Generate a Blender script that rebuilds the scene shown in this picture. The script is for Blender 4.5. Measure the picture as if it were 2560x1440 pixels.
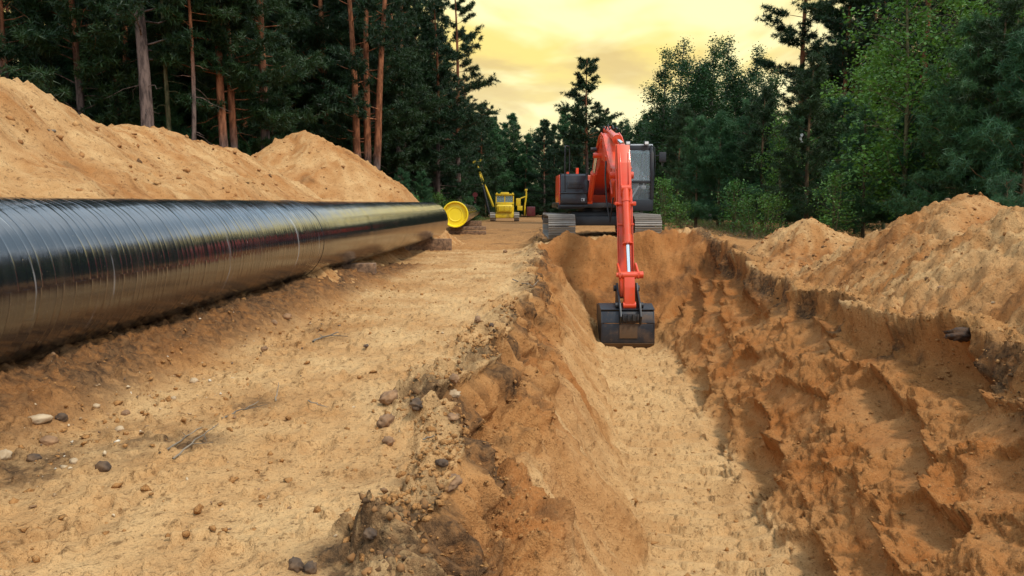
import bpy, bmesh, math, random
import numpy as np
from mathutils import Vector, Matrix

# ---------------------------------------------------------------- scene, camera, light
for o in list(bpy.data.objects): bpy.data.objects.remove(o)
scene = bpy.context.scene
COL = scene.collection
R = math.radians
CAMH, F, VPY = 1.45, 1900.0, 509.0            # camera height, focal length in photo pixels, horizon row
PITCH = math.atan((720 - VPY) / F)
cam_d = bpy.data.cameras.new('camera'); cam = bpy.data.objects.new('camera', cam_d); COL.objects.link(cam)
cam_d.sensor_width = 36; cam_d.lens = F / 2560 * 36; cam_d.clip_end = 3000; cam_d.clip_start = .05
cam.location = (0, 0, CAMH); cam.rotation_euler = (math.pi / 2 - PITCH, 0, 0)
scene.camera = cam
scene.render.resolution_x, scene.render.resolution_y = 1024, 576
scene.view_settings.view_transform = 'Standard'; scene.view_settings.look = 'None'
scene.view_settings.exposure = -0.15; scene.view_settings.gamma = 1.0
scene.view_settings.use_curve_mapping = False
SUN_EL, SUN_AZ = R(56), R(132)                # azimuth clockwise from +Y: right and behind the camera
sun_d = bpy.data.lights.new('sun', 'SUN'); sun_d.energy = 3.1; sun_d.angle = R(9); sun_d.color = (1, .93, .82)
sun = bpy.data.objects.new('sun', sun_d); COL.objects.link(sun)
sdir = Vector((math.sin(SUN_AZ) * math.cos(SUN_EL), math.cos(SUN_AZ) * math.cos(SUN_EL), math.sin(SUN_EL)))
sun.rotation_euler = (-sdir).to_track_quat('-Z', 'Y').to_euler(); sun.location = (10, -10, 30)

def build_world():
    w = bpy.data.worlds.new('World'); scene.world = w; w.use_nodes = True
    nt = w.node_tree; N = nt.nodes; L = nt.links; N.clear()
    out = N.new('ShaderNodeOutputWorld'); bg = N.new('ShaderNodeBackground'); bg.inputs[1].default_value = .1
    L.new(bg.outputs[0], out.inputs[0])
    sky = N.new('ShaderNodeTexSky'); sky.sky_type = 'NISHITA'; sky.sun_disc = False
    sky.sun_elevation = SUN_EL; sky.sun_rotation = SUN_AZ; sky.dust_density = 2.0
    tc = N.new('ShaderNodeTexCoord'); sp = N.new('ShaderNodeSeparateXYZ'); L.new(tc.outputs['Generated'], sp.inputs[0])
    def math_(op, a, b=None, c=None, clamp=False):
        n = N.new('ShaderNodeMath'); n.operation = op; n.use_clamp = clamp
        for i, v in enumerate((a, b, c)):
            if v is None: continue
            if isinstance(v, (int, float)): n.inputs[i].default_value = v
            else: L.new(v, n.inputs[i])
        return n.outputs[0]
    def smooth(v, a, b):
        n = N.new('ShaderNodeMapRange'); n.interpolation_type = 'SMOOTHSTEP'
        L.new(v, n.inputs[0]); n.inputs[1].default_value = a; n.inputs[2].default_value = b
        return n.outputs[0]
    def mix(f, a, b):
        n = N.new('ShaderNodeMix'); n.data_type = 'RGBA'
        if isinstance(f, (int, float)): n.inputs[0].default_value = f
        else: L.new(f, n.inputs[0])
        for k, v in ((6, a), (7, b)):
            if isinstance(v, tuple): n.inputs[k].default_value = (*v, 1)
            else: L.new(v, n.inputs[k])
        return n.outputs[2]
    z = math_('MAXIMUM', sp.outputs[2], 0.0)
    den = math_('ADD', z, .16)
    cx = math_('DIVIDE', sp.outputs[0], den); cy = math_('DIVIDE', sp.outputs[1], den)
    cb = N.new('ShaderNodeCombineXYZ'); L.new(cx, cb.inputs[0]); L.new(math_('MULTIPLY', cy, .8), cb.inputs[1])
    def noise(scale, detail, rough, dist, off):
        m = N.new('ShaderNodeMapping'); m.inputs['Location'].default_value = off; L.new(cb.outputs[0], m.inputs[0])
        n = N.new('ShaderNodeTexNoise'); n.inputs['Scale'].default_value = scale; n.inputs['Detail'].default_value = detail
        n.inputs['Roughness'].default_value = rough; n.inputs['Distortion'].default_value = dist
        L.new(m.outputs[0], n.inputs[0]); return n.outputs[0]
    n1 = noise(1.5, 5, .55, .35, (3.1, 1.7, 0)); n2 = noise(1.9, 4, .5, .4, (0.6, 5.2, 2))
    c1 = smooth(n1, .40, .60); c2 = smooth(n2, .43, .62)
    # warm low band of cloud toward the end of the corridor, cool pale overcast overhead (what the pipe mirrors)
    K = 10.0
    s_ = lambda *c: tuple(K * v for v in c)
    warm = mix(c1, s_(.94, .72, .31), s_(1.20, .96, .32))
    warm = mix(math_('MULTIPLY', c2, .9), warm, s_(1.38, 1.27, .70))
    glow = math_('SUBTRACT', 1, smooth(z, .04, .19))
    warm = mix(math_('MULTIPLY', glow, .6), warm, s_(1.22, 1.13, .74))
    cool = mix(c1, s_(.80, 1.06, 1.30), s_(1.54, 1.76, 1.94))
    clear = N.new('ShaderNodeMix'); clear.data_type = 'RGBA'; clear.inputs[0].default_value = .85
    L.new(sky.outputs[0], clear.inputs[6]); L.new(cool, clear.inputs[7])
    side = smooth(sp.outputs[1], -.2, .75)
    wf = math_('MULTIPLY', side, math_('SUBTRACT', 1, smooth(z, .245, .315)))
    col = mix(wf, clear.outputs[2], warm)
    L.new(col, bg.inputs[0])
build_world()

# ---------------------------------------------------------------- numeric helpers
rng = np.random.default_rng(7)
_perm = np.random.default_rng(11).permutation(256).astype(np.int32)
_perm = np.concatenate([_perm, _perm])
_g2 = np.stack([np.cos(np.arange(16) * math.pi / 8), np.sin(np.arange(16) * math.pi / 8)], 1)
def gn(x, y, seed=0):
    """2-D gradient noise, about -1..1"""
    x = np.asarray(x, float) + seed * 17.31; y = np.asarray(y, float) + seed * 9.77
    xi = np.floor(x).astype(np.int32); yi = np.floor(y).astype(np.int32)
    xf = x - xi; yf = y - yi; xi &= 255; yi &= 255
    u = xf * xf * xf * (xf * (xf * 6 - 15) + 10); v = yf * yf * yf * (yf * (yf * 6 - 15) + 10)
    def g(ix, iy, fx, fy):
        h = _perm[_perm[(ix) & 255] + ((iy) & 255)] & 15
        return _g2[h, 0] * fx + _g2[h, 1] * fy
    a = g(xi, yi, xf, yf); b = g(xi + 1, yi, xf - 1, yf); c = g(xi, yi + 1, xf, yf - 1); d = g(xi + 1, yi + 1, xf - 1, yf - 1)
    a = a + u * (b - a); c = c + u * (d - c)
    return 1.5 * (a + v * (c - a))
def fbm(x, y, octv=4, seed=0, gain=.5):
    r = 0; amp = 1; f = 1
    for i in range(octv):
        r = r + amp * gn(x * f, y * f, seed + i * 3); f *= 2.03; amp *= gain
    return r
def ridged(x, y, octv=3, seed=0, gain=.5):
    r = 0; amp = 1; f = 1
    for i in range(octv):
        r = r + amp * (1 - 2 * np.abs(gn(x * f, y * f, seed + i * 3))); f *= 2.1; amp *= gain
    return r
def worley(x, y, seed=0):
    """nearest feature point: distance, second distance, offset from the point, id 0..1"""
    xi = np.floor(x).astype(np.int32); yi = np.floor(y).astype(np.int32)
    f1 = np.full(x.shape, 9.); f2 = np.full(x.shape, 9.); ox = np.zeros(x.shape); oy = np.zeros(x.shape); idd = np.zeros(x.shape)
    for dx in (-1, 0, 1):
        for dy in (-1, 0, 1):
            cx = xi + dx; cy = yi + dy
            h = _perm[_perm[(cx + seed * 7) & 255] + (cy & 255)]
            h2 = _perm[h + 31]
            px = cx + .15 + .7 * h / 255.; py = cy + .15 + .7 * h2 / 255.
            d = np.hypot(x - px, y - py)
            n = d < f1
            f2 = np.where(n, f1, np.minimum(f2, d)); f1 = np.where(n, d, f1)
            ox = np.where(n, x - px, ox); oy = np.where(n, y - py, oy); idd = np.where(n, _perm[h2 + 77] / 255., idd)
    return f1, f2, ox, oy, idd
def sstep(a, b, x):
    t = np.clip((x - a) / (b - a), 0, 1); return t * t * (3 - 2 * t)
def ray(px, py):
    a = (px - 1280) / F; b = (720 - py) / F; c, s = math.cos(PITCH), math.sin(PITCH)
    return (a, c + b * s, -s + b * c)
def at(px, py, Y):
    d = ray(px, py); k = Y / d[1]; return Vector((d[0] * k, Y, CAMH + d[2] * k))
def atx(px, Y): return (px - 1280) / F * Y * 1.0

# ---------------------------------------------------------------- mesh helpers
def setp(o, label=None, cat=None, group=None, kind=None):
    if label: o['label'] = label
    if cat: o['category'] = cat
    if group: o['group'] = group
    if kind: o['kind'] = kind
    return o
def link(o, parent=None):
    COL.objects.link(o)
    if parent is not None: o.parent = parent
    return o
def empty(name, loc=(0, 0, 0), rz=0, **k):
    o = bpy.data.objects.new(name, None); o.empty_display_size = .3
    o.location = loc; o.rotation_euler = (0, 0, rz); link(o); return setp(o, **k)
def mesh_np(name, V, F3=None, F4=None, mat=None, smooth=False):
    me = bpy.data.meshes.new(name)
    V = np.asarray(V, np.float32); me.vertices.add(len(V)); me.vertices.foreach_set('co', V.ravel())
    n3 = 0 if F3 is None else len(F3); n4 = 0 if F4 is None else len(F4)
    idx = []
    if n4: idx.append(np.asarray(F4, np.int32).ravel())
    if n3: idx.append(np.asarray(F3, np.int32).ravel())
    idx = np.concatenate(idx)
    me.loops.add(len(idx)); me.loops.foreach_set('vertex_index', idx)
    me.polygons.add(n3 + n4)
    st = np.concatenate([np.arange(n4) * 4, n4 * 4 + np.arange(n3) * 3]).astype(np.int32)
    me.polygons.foreach_set('loop_start', st)
    if smooth: me.polygons.foreach_set('use_smooth', np.ones(n3 + n4, bool))
    me.update(calc_edges=True); me.validate()
    if mat: me.materials.append(mat)
    return me
def obj(name, me, parent=None, **k):
    o = bpy.data.objects.new(name, me); link(o, parent); return setp(o, **k)
def copy_tree(root, loc, rz=0, scale=1.0, **k):
    r = root.copy(); link(r); r.location = loc; r.rotation_euler = (root.rotation_euler[0], root.rotation_euler[1], rz)
    r.scale = (scale,) * 3 if isinstance(scale, (int, float)) else scale
    for key in ('label', 'category', 'group', 'kind'):
        if key in r: del r[key]
    for ch in root.children:
        c = ch.copy(); link(c, r)
        for g in ch.children:
            d = g.copy(); link(d, c)
    return setp(r, **k)

class G:
    """collects shapes in one bmesh"""
    def __init__(s): s.bm = bmesh.new()
    def box(s, c, size, bevel=0, rot=None, seg=2):
        b = bmesh.new(); bmesh.ops.create_cube(b, size=1)
        bmesh.ops.scale(b, vec=size, verts=b.verts)
        if bevel: bmesh.ops.bevel(b, geom=b.edges[:], offset=bevel, segments=seg, affect='EDGES', profile=.6)
        m = Matrix.Translation(c) @ (rot.to_4x4() if rot else Matrix())
        bmesh.ops.transform(b, matrix=m, verts=b.verts); return s._merge(b)
    def cyl(s, p0, p1, r0, r1=None, n=16, caps=True):
        p0, p1 = Vector(p0), Vector(p1); d = p1 - p0; b = bmesh.new()
        bmesh.ops.create_cone(b, cap_ends=caps, segments=n, radius1=r0, radius2=r0 if r1 is None else r1, depth=d.length)
        m = Matrix.Translation((p0 + p1) / 2) @ d.to_track_quat('Z', 'Y').to_matrix().to_4x4()
        bmesh.ops.transform(b, matrix=m, verts=b.verts); return s._merge(b)
    def prism(s, prof, x0, x1, bevel=0):
        """profile of (y,z) points swept along x"""
        b = bmesh.new()
        A = [b.verts.new((x0, y, z)) for y, z in prof]; B = [b.verts.new((x1, y, z)) for y, z in prof]
        b.faces.new(A); b.faces.new(B[::-1]); n = len(prof)
        for i in range(n): b.faces.new((A[i], B[i], B[(i + 1) % n], A[(i + 1) % n]))
        bmesh.ops.recalc_face_normals(b, faces=b.faces)
        if bevel: bmesh.ops.bevel(b, geom=b.edges[:], offset=bevel, segments=2, affect='EDGES', profile=.6)
        return s._merge(b)
    def tube(s, pts, r, n=8):
        V, Q = tube_np(np.array([tuple(p) for p in pts], float), np.full(len(pts), r) if isinstance(r, (int, float)) else np.array(r), n)
        vs = [s.bm.verts.new(v) for v in V]
        for q in Q: s.bm.faces.new([vs[i] for i in q])
        for k in (0, len(pts) - 1):
            try: s.bm.faces.new([vs[k * n + i] for i in range(n)])
            except ValueError: pass
        return s
    def _merge(s, b):
        mp = {v: s.bm.verts.new(v.co) for v in b.verts}
        for f in b.faces: s.bm.faces.new([mp[v] for v in f.verts])
        b.free(); return s
    def mesh(s, name, mat, smooth=True):
        bmesh.ops.recalc_face_normals(s.bm, faces=s.bm.faces)
        me = bpy.data.meshes.new(name); s.bm.to_mesh(me); s.bm.free()
        me.materials.append(mat)
        if smooth:
            me.polygons.foreach_set('use_smooth', np.ones(len(me.polygons), bool))
            try: me.set_sharp_from_angle(angle=R(38))
            except Exception: pass
        return me
    def make(s, name, mat, parent=None, smooth=True, **k): return obj(name, s.mesh(name, mat, smooth), parent, **k)

def tube_np(P, rad, n=8):
    """rings of n vertices along a polyline"""
    P = np.asarray(P, float); T = np.gradient(P, axis=0); T /= np.linalg.norm(T, axis=1, keepdims=True) + 1e-9
    ref = np.array([0, 0, 1.]) if abs(T[0][2]) < .9 else np.array([1., 0, 0])
    A = np.cross(T, ref); A /= np.linalg.norm(A, axis=1, keepdims=True) + 1e-9
    B = np.cross(T, A)
    an = np.arange(n) * 2 * math.pi / n
    V = P[:, None, :] + rad[:, None, None] * (np.cos(an)[None, :, None] * A[:, None, :] + np.sin(an)[None, :, None] * B[:, None, :])
    m = len(P); i = np.arange(m - 1)[:, None] * n; j = np.arange(n)[None, :]; k = (j + 1) % n
    Q = np.stack([i + j, i + k, i + n + k, i + n + j], -1).reshape(-1, 4)
    return V.reshape(-1, 3), Q

# ---------------------------------------------------------------- materials
class NT:
    def __init__(s, name):
        s.m = bpy.data.materials.new(name); s.m.use_nodes = True; s.nt = s.m.node_tree; s.N = s.nt.nodes; s.L = s.nt.links
        s.N.clear(); s.out = s.N.new('ShaderNodeOutputMaterial'); s.b = s.N.new('ShaderNodeBsdfPrincipled'); s.L.new(s.b.outputs[0], s.out.inputs[0])
        s.tc = s.N.new('ShaderNodeTexCoord')
    def set(s, k, v):
        if isinstance(v, (int, float)): s.b.inputs[k].default_value = v
        elif isinstance(v, tuple): s.b.inputs[k].default_value = (*v, 1)
        else: s.L.new(v, s.b.inputs[k])
        return s
    def noise(s, scale, detail=4, rough=.55, vec=None, dist=0):
        n = s.N.new('ShaderNodeTexNoise'); n.inputs['Scale'].default_value = scale; n.inputs['Detail'].default_value = detail
        n.inputs['Roughness'].default_value = rough; n.inputs['Distortion'].default_value = dist
        s.L.new(vec if vec is not None else s.tc.outputs['Object'], n.inputs[0]); return n.outputs[0]
    def mapv(s, scale=(1, 1, 1), src='Object', rot=(0, 0, 0)):
        m = s.N.new('ShaderNodeMapping'); m.inputs['Scale'].default_value = scale; m.inputs['Rotation'].default_value = rot
        s.L.new(s.tc.outputs[src], m.inputs[0]); return m.outputs[0]
    def ramp(s, v, a, b, lo=0., hi=1.):
        n = s.N.new('ShaderNodeMapRange'); n.interpolation_type = 'SMOOTHSTEP'; s.L.new(v, n.inputs[0])
        for i, k in enumerate((a, b, lo, hi)): n.inputs[i + 1].default_value = k
        return n.outputs[0]
    def math(s, op, a, b=None):
        n = s.N.new('ShaderNodeMath'); n.operation = op
        for i, v in enumerate((a, b)):
            if v is None: continue
            if isinstance(v, (int, float)): n.inputs[i].default_value = v
            else: s.L.new(v, n.inputs[i])
        return n.outputs[0]
    def mix(s, f, a, b, blend='MIX'):
        n = s.N.new('ShaderNodeMix'); n.data_type = 'RGBA'; n.blend_type = blend
        if isinstance(f, (int, float)): n.inputs[0].default_value = f
        else: s.L.new(f, n.inputs[0])
        for k, v in ((6, a), (7, b)):
            if isinstance(v, tuple): n.inputs[k].default_value = (*v, 1)
            else: s.L.new(v, n.inputs[k])
        return n.outputs[2]
    def attr(s, name):
        n = s.N.new('ShaderNodeAttribute'); n.attribute_name = name; return n
    def bump(s, h, strength=.5, dist=.02):
        n = s.N.new('ShaderNodeBump'); n.inputs['Strength'].default_value = strength; n.inputs['Distance'].default_value = dist
        s.L.new(h, n.inputs['Height']); s.L.new(n.outputs[0], s.b.inputs['Normal']); return s

def mat_paint(name, col, rough=.4, metal=0, dirt=.35, dirtcol=(.22, .14, .07), coat=0.):
    t = NT(name)
    n = t.noise(1.7, 6, .62); n2 = t.noise(14, 4, .6)
    f = t.math('MULTIPLY', t.ramp(n, .48, .78), dirt); f2 = t.math('MULTIPLY', t.ramp(n2, .55, .75), dirt * .5)
    c = t.mix(f, t.mix(t.noise(.8, 2), tuple(v * .88 for v in col), tuple(min(1, v * 1.08) for v in col)), dirtcol); c = t.mix(f2, c, dirtcol)
    t.set('Base Color', c); t.set('Metallic', metal)
    t.set('Roughness', t.ramp(n, .3, .8, rough * .85, min(1, rough * 1.6)))
    t.set('Coat Weight', coat)
    t.bump(n2, .12, .004); return t.m
def mat_glass(name, tint=(.36, .46, .50)):
    t = NT(name); t.set('Base Color', tint); t.set('Roughness', .06); t.set('Transmission Weight', .0); t.set('Alpha', .30)
    t.set('Specular IOR Level', 1.0); return t.m
def mat_soil(name, heap=False):
    t = NT(name)
    a = t.attr('soil'); sp = t.N.new('ShaderNodeSeparateColor'); t.L.new(a.outputs[0], sp.inputs[0])
    dark, red, pale = sp.outputs[0], sp.outputs[1], sp.outputs[2]
    n0 = t.noise(.55, 4, .6); n1 = t.noise(3.2, 6, .65); n2 = t.noise(17, 5, .7); n3 = t.noise(70, 3, .7); n4 = t.noise(7.5, 5, .7, dist=.6)
    base = t.mix(t.ramp(n1, .30, .70), (.350, .162, .054), (.490, .255, .096))
    base = t.mix(t.ramp(n0, .35, .68), base, (.44, .212, .072))
    base = t.mix(t.math('MULTIPLY', red, t.ramp(n4, .25, .6, .55, 1.0)), base, (.345, .122, .030))
    base = t.mix(t.math('MULTIPLY', pale, t.ramp(n1, .2, .65, .55, 1.0)), base, (.63, .395, .180))
    # darker damp grains and crumbs, then pale dry grains
    base = t.mix(t.ramp(n2, .54, .67, 0, .70), base, (.12, .054, .018))
    base = t.mix(t.ramp(n3, .55, .70, 0, .70), base, (.13, .066, .024))
    base = t.mix(t.ramp(n3, .42, .28, 0, .40), base, (.62, .42, .20))
    dk = t.math('MULTIPLY', dark, t.ramp(n4, .30, .62, .35, 1.15))
    base = t.mix(t.math('MINIMUM', dk, .95), base, t.mix(t.ramp(n2, .35, .65), (.050, .029, .016), (.185, .098, .043)))
    t.set('Base Color', base); t.set('Roughness', .96); t.set('Specular IOR Level', .12)
    h = t.math('ADD', t.math('MULTIPLY', n2, 1.0), t.math('MULTIPLY', n3, .45)); h = t.math('ADD', h, t.math('MULTIPLY', n4, 1.2))
    t.bump(h, .9, .032); return t.m
def mat_needles(name, dark, light, trans=.2):
    t = NT(name)
    g = t.N.new('ShaderNodeNewGeometry'); oi = t.N.new('ShaderNodeObjectInfo')
    n = t.noise(.9, 3); f = t.math('ADD', t.math('MULTIPLY', g.outputs['Random Per Island'], .5), t.math('MULTIPLY', t.ramp(n, .35, .68), .5))
    c = t.mix(f, dark, light)
    c = t.mix(t.math('MULTIPLY', oi.outputs['Random'], .45), c, (light[0] * 1.5, light[1] * 1.05, light[2] * .75))
    t.set('Base Color', c); t.set('Roughness', .5); t.set('Specular IOR Level', .35)
    tr = t.N.new('ShaderNodeBsdfTranslucent'); t.L.new(c, tr.inputs[0])
    mx = t.N.new('ShaderNodeMixShader'); mx.inputs[0].default_value = trans
    t.L.new(t.b.outputs[0], mx.inputs[1]); t.L.new(tr.outputs[0], mx.inputs[2]); t.L.new(mx.outputs[0], t.out.inputs[0]); return t.m
def mat_pine_bark(name, z0, z1):
    """grey plated bark low down, thin orange bark higher up the stem (as on the species)"""
    t = NT(name); sp = t.N.new('ShaderNodeSeparateXYZ'); t.L.new(t.tc.outputs['Object'], sp.inputs[0])
    n = t.noise(6, 5, .65, t.mapv((1, 1, .25))); nb = t.noise(1.3, 3)
    z = t.math('ADD', sp.outputs[2], t.math('MULTIPLY', nb, 1.6))
    f = t.ramp(z, z0 + .8, z1 + .8)
    grey = t.mix(t.ramp(n, .35, .62), (.045, .032, .028), (.165, .115, .095)); org = t.mix(t.ramp(n, .38, .66), (.13, .047, .022), (.36, .140, .065))
    t.set('Base Color', t.mix(f, grey, org)); t.set('Roughness', .9); t.set('Specular IOR Level', .15)
    t.bump(n, .9, .03); return t.m
def mat_bark(name, a, b, scale=8):
    t = NT(name); n = t.noise(scale, 5, .65, t.mapv((1, 1, .3)))
    t.set('Base Color', t.mix(t.ramp(n, .35, .65), a, b)); t.set('Roughness', .9); t.set('Specular IOR Level', .15); t.bump(n, .7, .02); return t.m
def mat_pipe(name, ridge=1.0):
    """black extruded coating: fine wrapped ridges round the barrel (Object x runs along the pipe)"""
    t = NT(name)
    sp = t.N.new('ShaderNodeSeparateXYZ'); t.L.new(t.tc.outputs['Object'], sp.inputs[0])
    # helix coordinate x + turn*angle
    ang = t.math('ARCTAN2', sp.outputs[2], sp.outputs[1]); u = t.math('ADD', sp.outputs[0], t.math('MULTIPLY', ang, .035))
    def one(scale, det, rough):
        n = t.N.new('ShaderNodeTexNoise'); n.noise_dimensions = '1D'; n.inputs['Scale'].default_value = scale
        n.inputs['Detail'].default_value = det; n.inputs['Roughness'].default_value = rough; t.L.new(u, n.inputs['W']); return n.outputs[0]
    w = t.math('POWER', t.math('SUBTRACT', 1.0, t.math('ABSOLUTE', t.math('SINE', t.math('MULTIPLY', t.math('ADD', u, t.math('MULTIPLY', one(3.0, 1, .5), .10)), math.pi / .085)))), 2.5)
    big = one(9, 2, .5); fine = one(40, 2, .5)
    dirt = t.noise(1.2, 5, .65, t.mapv((3.0, 1, 1))); sm = t.noise(1.0, 4, .6, t.mapv((5.5, .55, .55)))
    h = t.math('ADD', t.math('MULTIPLY', t.math('MULTIPLY', w, t.ramp(big, .3, .65, .25, 1.0)), .85 * ridge), t.math('ADD', t.math('MULTIPLY', big, .9 * ridge), t.math('MULTIPLY', fine, .08 * ridge)))
    col = t.mix(t.ramp(dirt, .55, .78, 0, .16), (.0065, .008, .011), (.10, .085, .065))
    col = t.mix(t.ramp(sm, .62, .70, 0, .5), col, (.33, .34, .34))
    sc = t.noise(60, 2, .5); col = t.mix(t.ramp(sc, .72, .76, 0, .5), col, (.30, .22, .13))
    t.set('Base Color', col); t.set('Roughness', t.ramp(dirt, .35, .75, .13, .24)); t.set('Specular IOR Level', 1.0)
    t.set('Coat Weight', .45); t.set('Coat Roughness', .12); t.set('Coat IOR', 1.6); t.bump(h, .55, .0040)
    t.L.new(t.b.inputs['Normal'].links[0].from_socket, t.b.inputs['Coat Normal']); return t.m
def mat_wood(name, a, b, scale=(14, 2.2, 14)):
    t = NT(name); n = t.noise(1, 5, .6, t.mapv(scale), .4); t.set('Base Color', t.mix(t.ramp(n, .3, .7), a, b)); t.set('Roughness', .85); t.bump(n, .5, .01); return t.m
def mat_stone(name, a, b):
    t = NT(name); oi = t.N.new('ShaderNodeObjectInfo'); n = t.noise(9, 5, .6)
    t.set('Base Color', t.mix(t.ramp(n, .3, .7), a, b)); t.set('Roughness', .85); t.bump(t.noise(25, 4), .5, .01); return t.m
def mat_island(name, cols, rough=.95):
    t = NT(name); g = t.N.new('ShaderNodeNewGeometry'); n = t.noise(30, 3)
    rp = t.N.new('ShaderNodeValToRGB'); rp.color_ramp.interpolation = 'CONSTANT'
    el = rp.color_ramp.elements
    while len(el) < len(cols): el.new(.5)
    acc = 0; tot = sum(w for w, _ in cols)
    for e, (w, c) in zip(el, cols): e.position = acc / tot; e.color = (*c, 1); acc += w
    t.L.new(g.outputs['Random Per Island'], rp.inputs[0])
    t.set('Base Color', t.mix(t.ramp(n, .4, .7, 0, .5), rp.outputs[0], (.16, .09, .04))); t.set('Roughness', rough); t.set('Specular IOR Level', .2); t.bump(n, .5, .01); return t.m

M = dict(
    soil=mat_soil('sand_and_topsoil'),
    orange=mat_paint('orange_red_paint', (.70, .064, .016), .36, 0, .60, (.30, .15, .07), coat=.2),
    black=mat_paint('black_paint', (.012, .014, .018), .42, 0, .30, (.10, .065, .035)),
    charcoal=mat_paint('charcoal_paint', (.015, .018, .025), .38, 0, .22, (.12, .08, .05), coat=.2),
    grey=mat_paint('pale_grey_paint', (.42, .44, .45), .45, 0, .3),
    rubber=mat_paint('black_rubber', (.012, .012, .013), .6, 0, .25),
    bucket=mat_paint('worn_bucket_steel', (.020, .022, .028), .42, .25, .75, (.17, .095, .045)),
    bucket_worn=mat_paint('rubbed_bucket_steel', (.115, .066, .032), .5, .2, .5, (.05, .035, .025)),
    chrome=mat_paint('chrome_rod', (.85, .86, .88), .12, 1, .05),
    shoe=mat_paint('worn_track_steel', (.30, .265, .225), .55, .35, .6, (.20, .14, .085)),
    yellow=mat_paint('yellow_paint', (.72, .50, .015), .42, 0, .6),
    cap=mat_paint('yellow_plastic', (.88, .66, .01), .45, 0, .12),
    maroon=mat_paint('dark_red_paint', (.11, .012, .015), .5, 0, .3),
    glass=mat_glass('cab_glass'),
    seat=mat_paint('cab_grey_vinyl', (.16, .17, .18), .6, 0, .1),
    lamp=mat_paint('lamp_glass', (.75, .76, .72), .15, 0, .1),
    pipe_a=mat_pipe('ridged_black_coating', 1.0), pipe_b=mat_pipe('smooth_black_coating', .35),
    timber=mat_wood('weathered_timber', (.10, .055, .03), (.30, .17, .09)),
    log=mat_wood('charred_log', (.015, .011, .009), (.12, .055, .022)),
    twig=mat_wood('dry_twig', (.10, .075, .05), (.30, .24, .17)),
    bark_a=mat_pine_bark('pine_bark_grey', 9.0, 14.0), bark_b=mat_pine_bark('pine_bark_orange', 3.6, 5.2), bark_c=mat_pine_bark('pine_bark_mid', 5.5, 8.5),
    bark_d=mat_bark('mossy_bark', (.055, .055, .025), (.17, .15, .075)), bark_y=mat_bark('young_bark', (.05, .035, .02), (.17, .11, .06)),
    bark_w=mat_bark('birch_bark', (.08, .07, .055), (.33, .30, .25), 5),
    needle_a=mat_needles('pine_needles', (.007, .023, .007), (.024, .064, .018)),
    needle_b=mat_needles('blue_green_needles', (.016, .058, .024), (.050, .150, .056)),
    needle_c=mat_needles('dark_spruce_needles', (.007, .024, .009), (.020, .060, .020)),
    leaf_a=mat_needles('birch_leaves', (.026, .085, .010), (.095, .235, .034), .3),
    leaf_b=mat_needles('dark_birch_leaves', (.010, .040, .012), (.034, .100, .030), .3),
    leaf_c=mat_needles('bright_shrub_leaves', (.030, .105, .016), (.095, .24, .045), .3),
    grass=mat_needles('grass_blades', (.03, .07, .015), (.11, .17, .045), .2),
    straw=mat_needles('dry_brush', (.09, .06, .03), (.26, .19, .10), .1),
    clod=mat_island('soil_clods', [(8, (.38, .180, .062)), (5, (.30, .130, .042)), (3, (.48, .26, .10)), (2, (.11, .056, .024))]),
    darkclod=mat_island('topsoil_clods', [(2, (.075, .042, .021)), (4, (.15, .078, .033)), (6, (.27, .13, .047)), (3, (.38, .19, .07))]),
    pebble=mat_island('pebbles', [(3, (.56, .42, .26)), (3, (.40, .26, .14)), (3, (.28, .16, .08)), (1, (.66, .56, .42)), (2, (.14, .09, .06))], .8),
    stone_pale=mat_stone('pale_stone', (.36, .24, .13), (.52, .38, .23)), stone_brown=mat_stone('brown_stone', (.16, .085, .04), (.36, .20, .095)),
    stone_dark=mat_stone('dark_stone', (.045, .028, .018), (.17, .095, .045)), rag=mat_paint('white_cloth', (.8, .8, .78), .8, 0, .1),
)

# ---------------------------------------------------------------- ground
ANG = R(3.3); CA, SA = math.cos(ANG), math.sin(ANG)     # the trench runs slightly to the right
def st(X, Y): return X * CA - Y * SA, X * SA + Y * CA
def xy(s, t): return s * CA + t * SA, -s * SA + t * CA
ZF, FL, FR, TE0, TE1 = -1.95, .90, 2.02, 18.3, 21.2
def edge_left(t): return -.62 + .10 * gn(t * .32, 3.3, 1) + .20 * gn(t * .75, 1.2, 2) + .09 * gn(t * 2.1, 7, 3) + .03 * gn(t * 6, 2, 4) - .22 * np.exp(-((t - 5.4) / .8) ** 2) + .05 * (t > 8)
def edge_right(t): return 4.35 + .42 * gn(t * .38, 9.3, 5) + .30 * gn(t * .85, 4.4, 6) + .13 * gn(t * 2.2, 4.4, 7)
def top_h(s, t):
    z = .035 * gn(s * .45, t * .3, 8)
    fade = 1 - sstep(11.5, 18, t)
    z = z + .34 * sstep(-2.95, -3.75, s) * fade * (1 - sstep(-5, -6.5, s)) * (1 + .2 * gn(t * .7, s, 31))
    z = z + .42 * sstep(14.5, 21, t) * sstep(-1.6, 1.2, s) * (1 - sstep(38, 75, t))
    z = z + .22 * np.exp(-((t - 21.25) / .55) ** 2) * sstep(-1.0, .4, s) * (1 - sstep(3.4, 4.6, s)) * (1 + .7 * gn(s * 1.5, t, 21))
    z = z - .5 * sstep(36, 85, t)
    z = z + .16 * sstep(4.2, 5.2, s) * (1 - sstep(12, 15, t))
    return z
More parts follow.
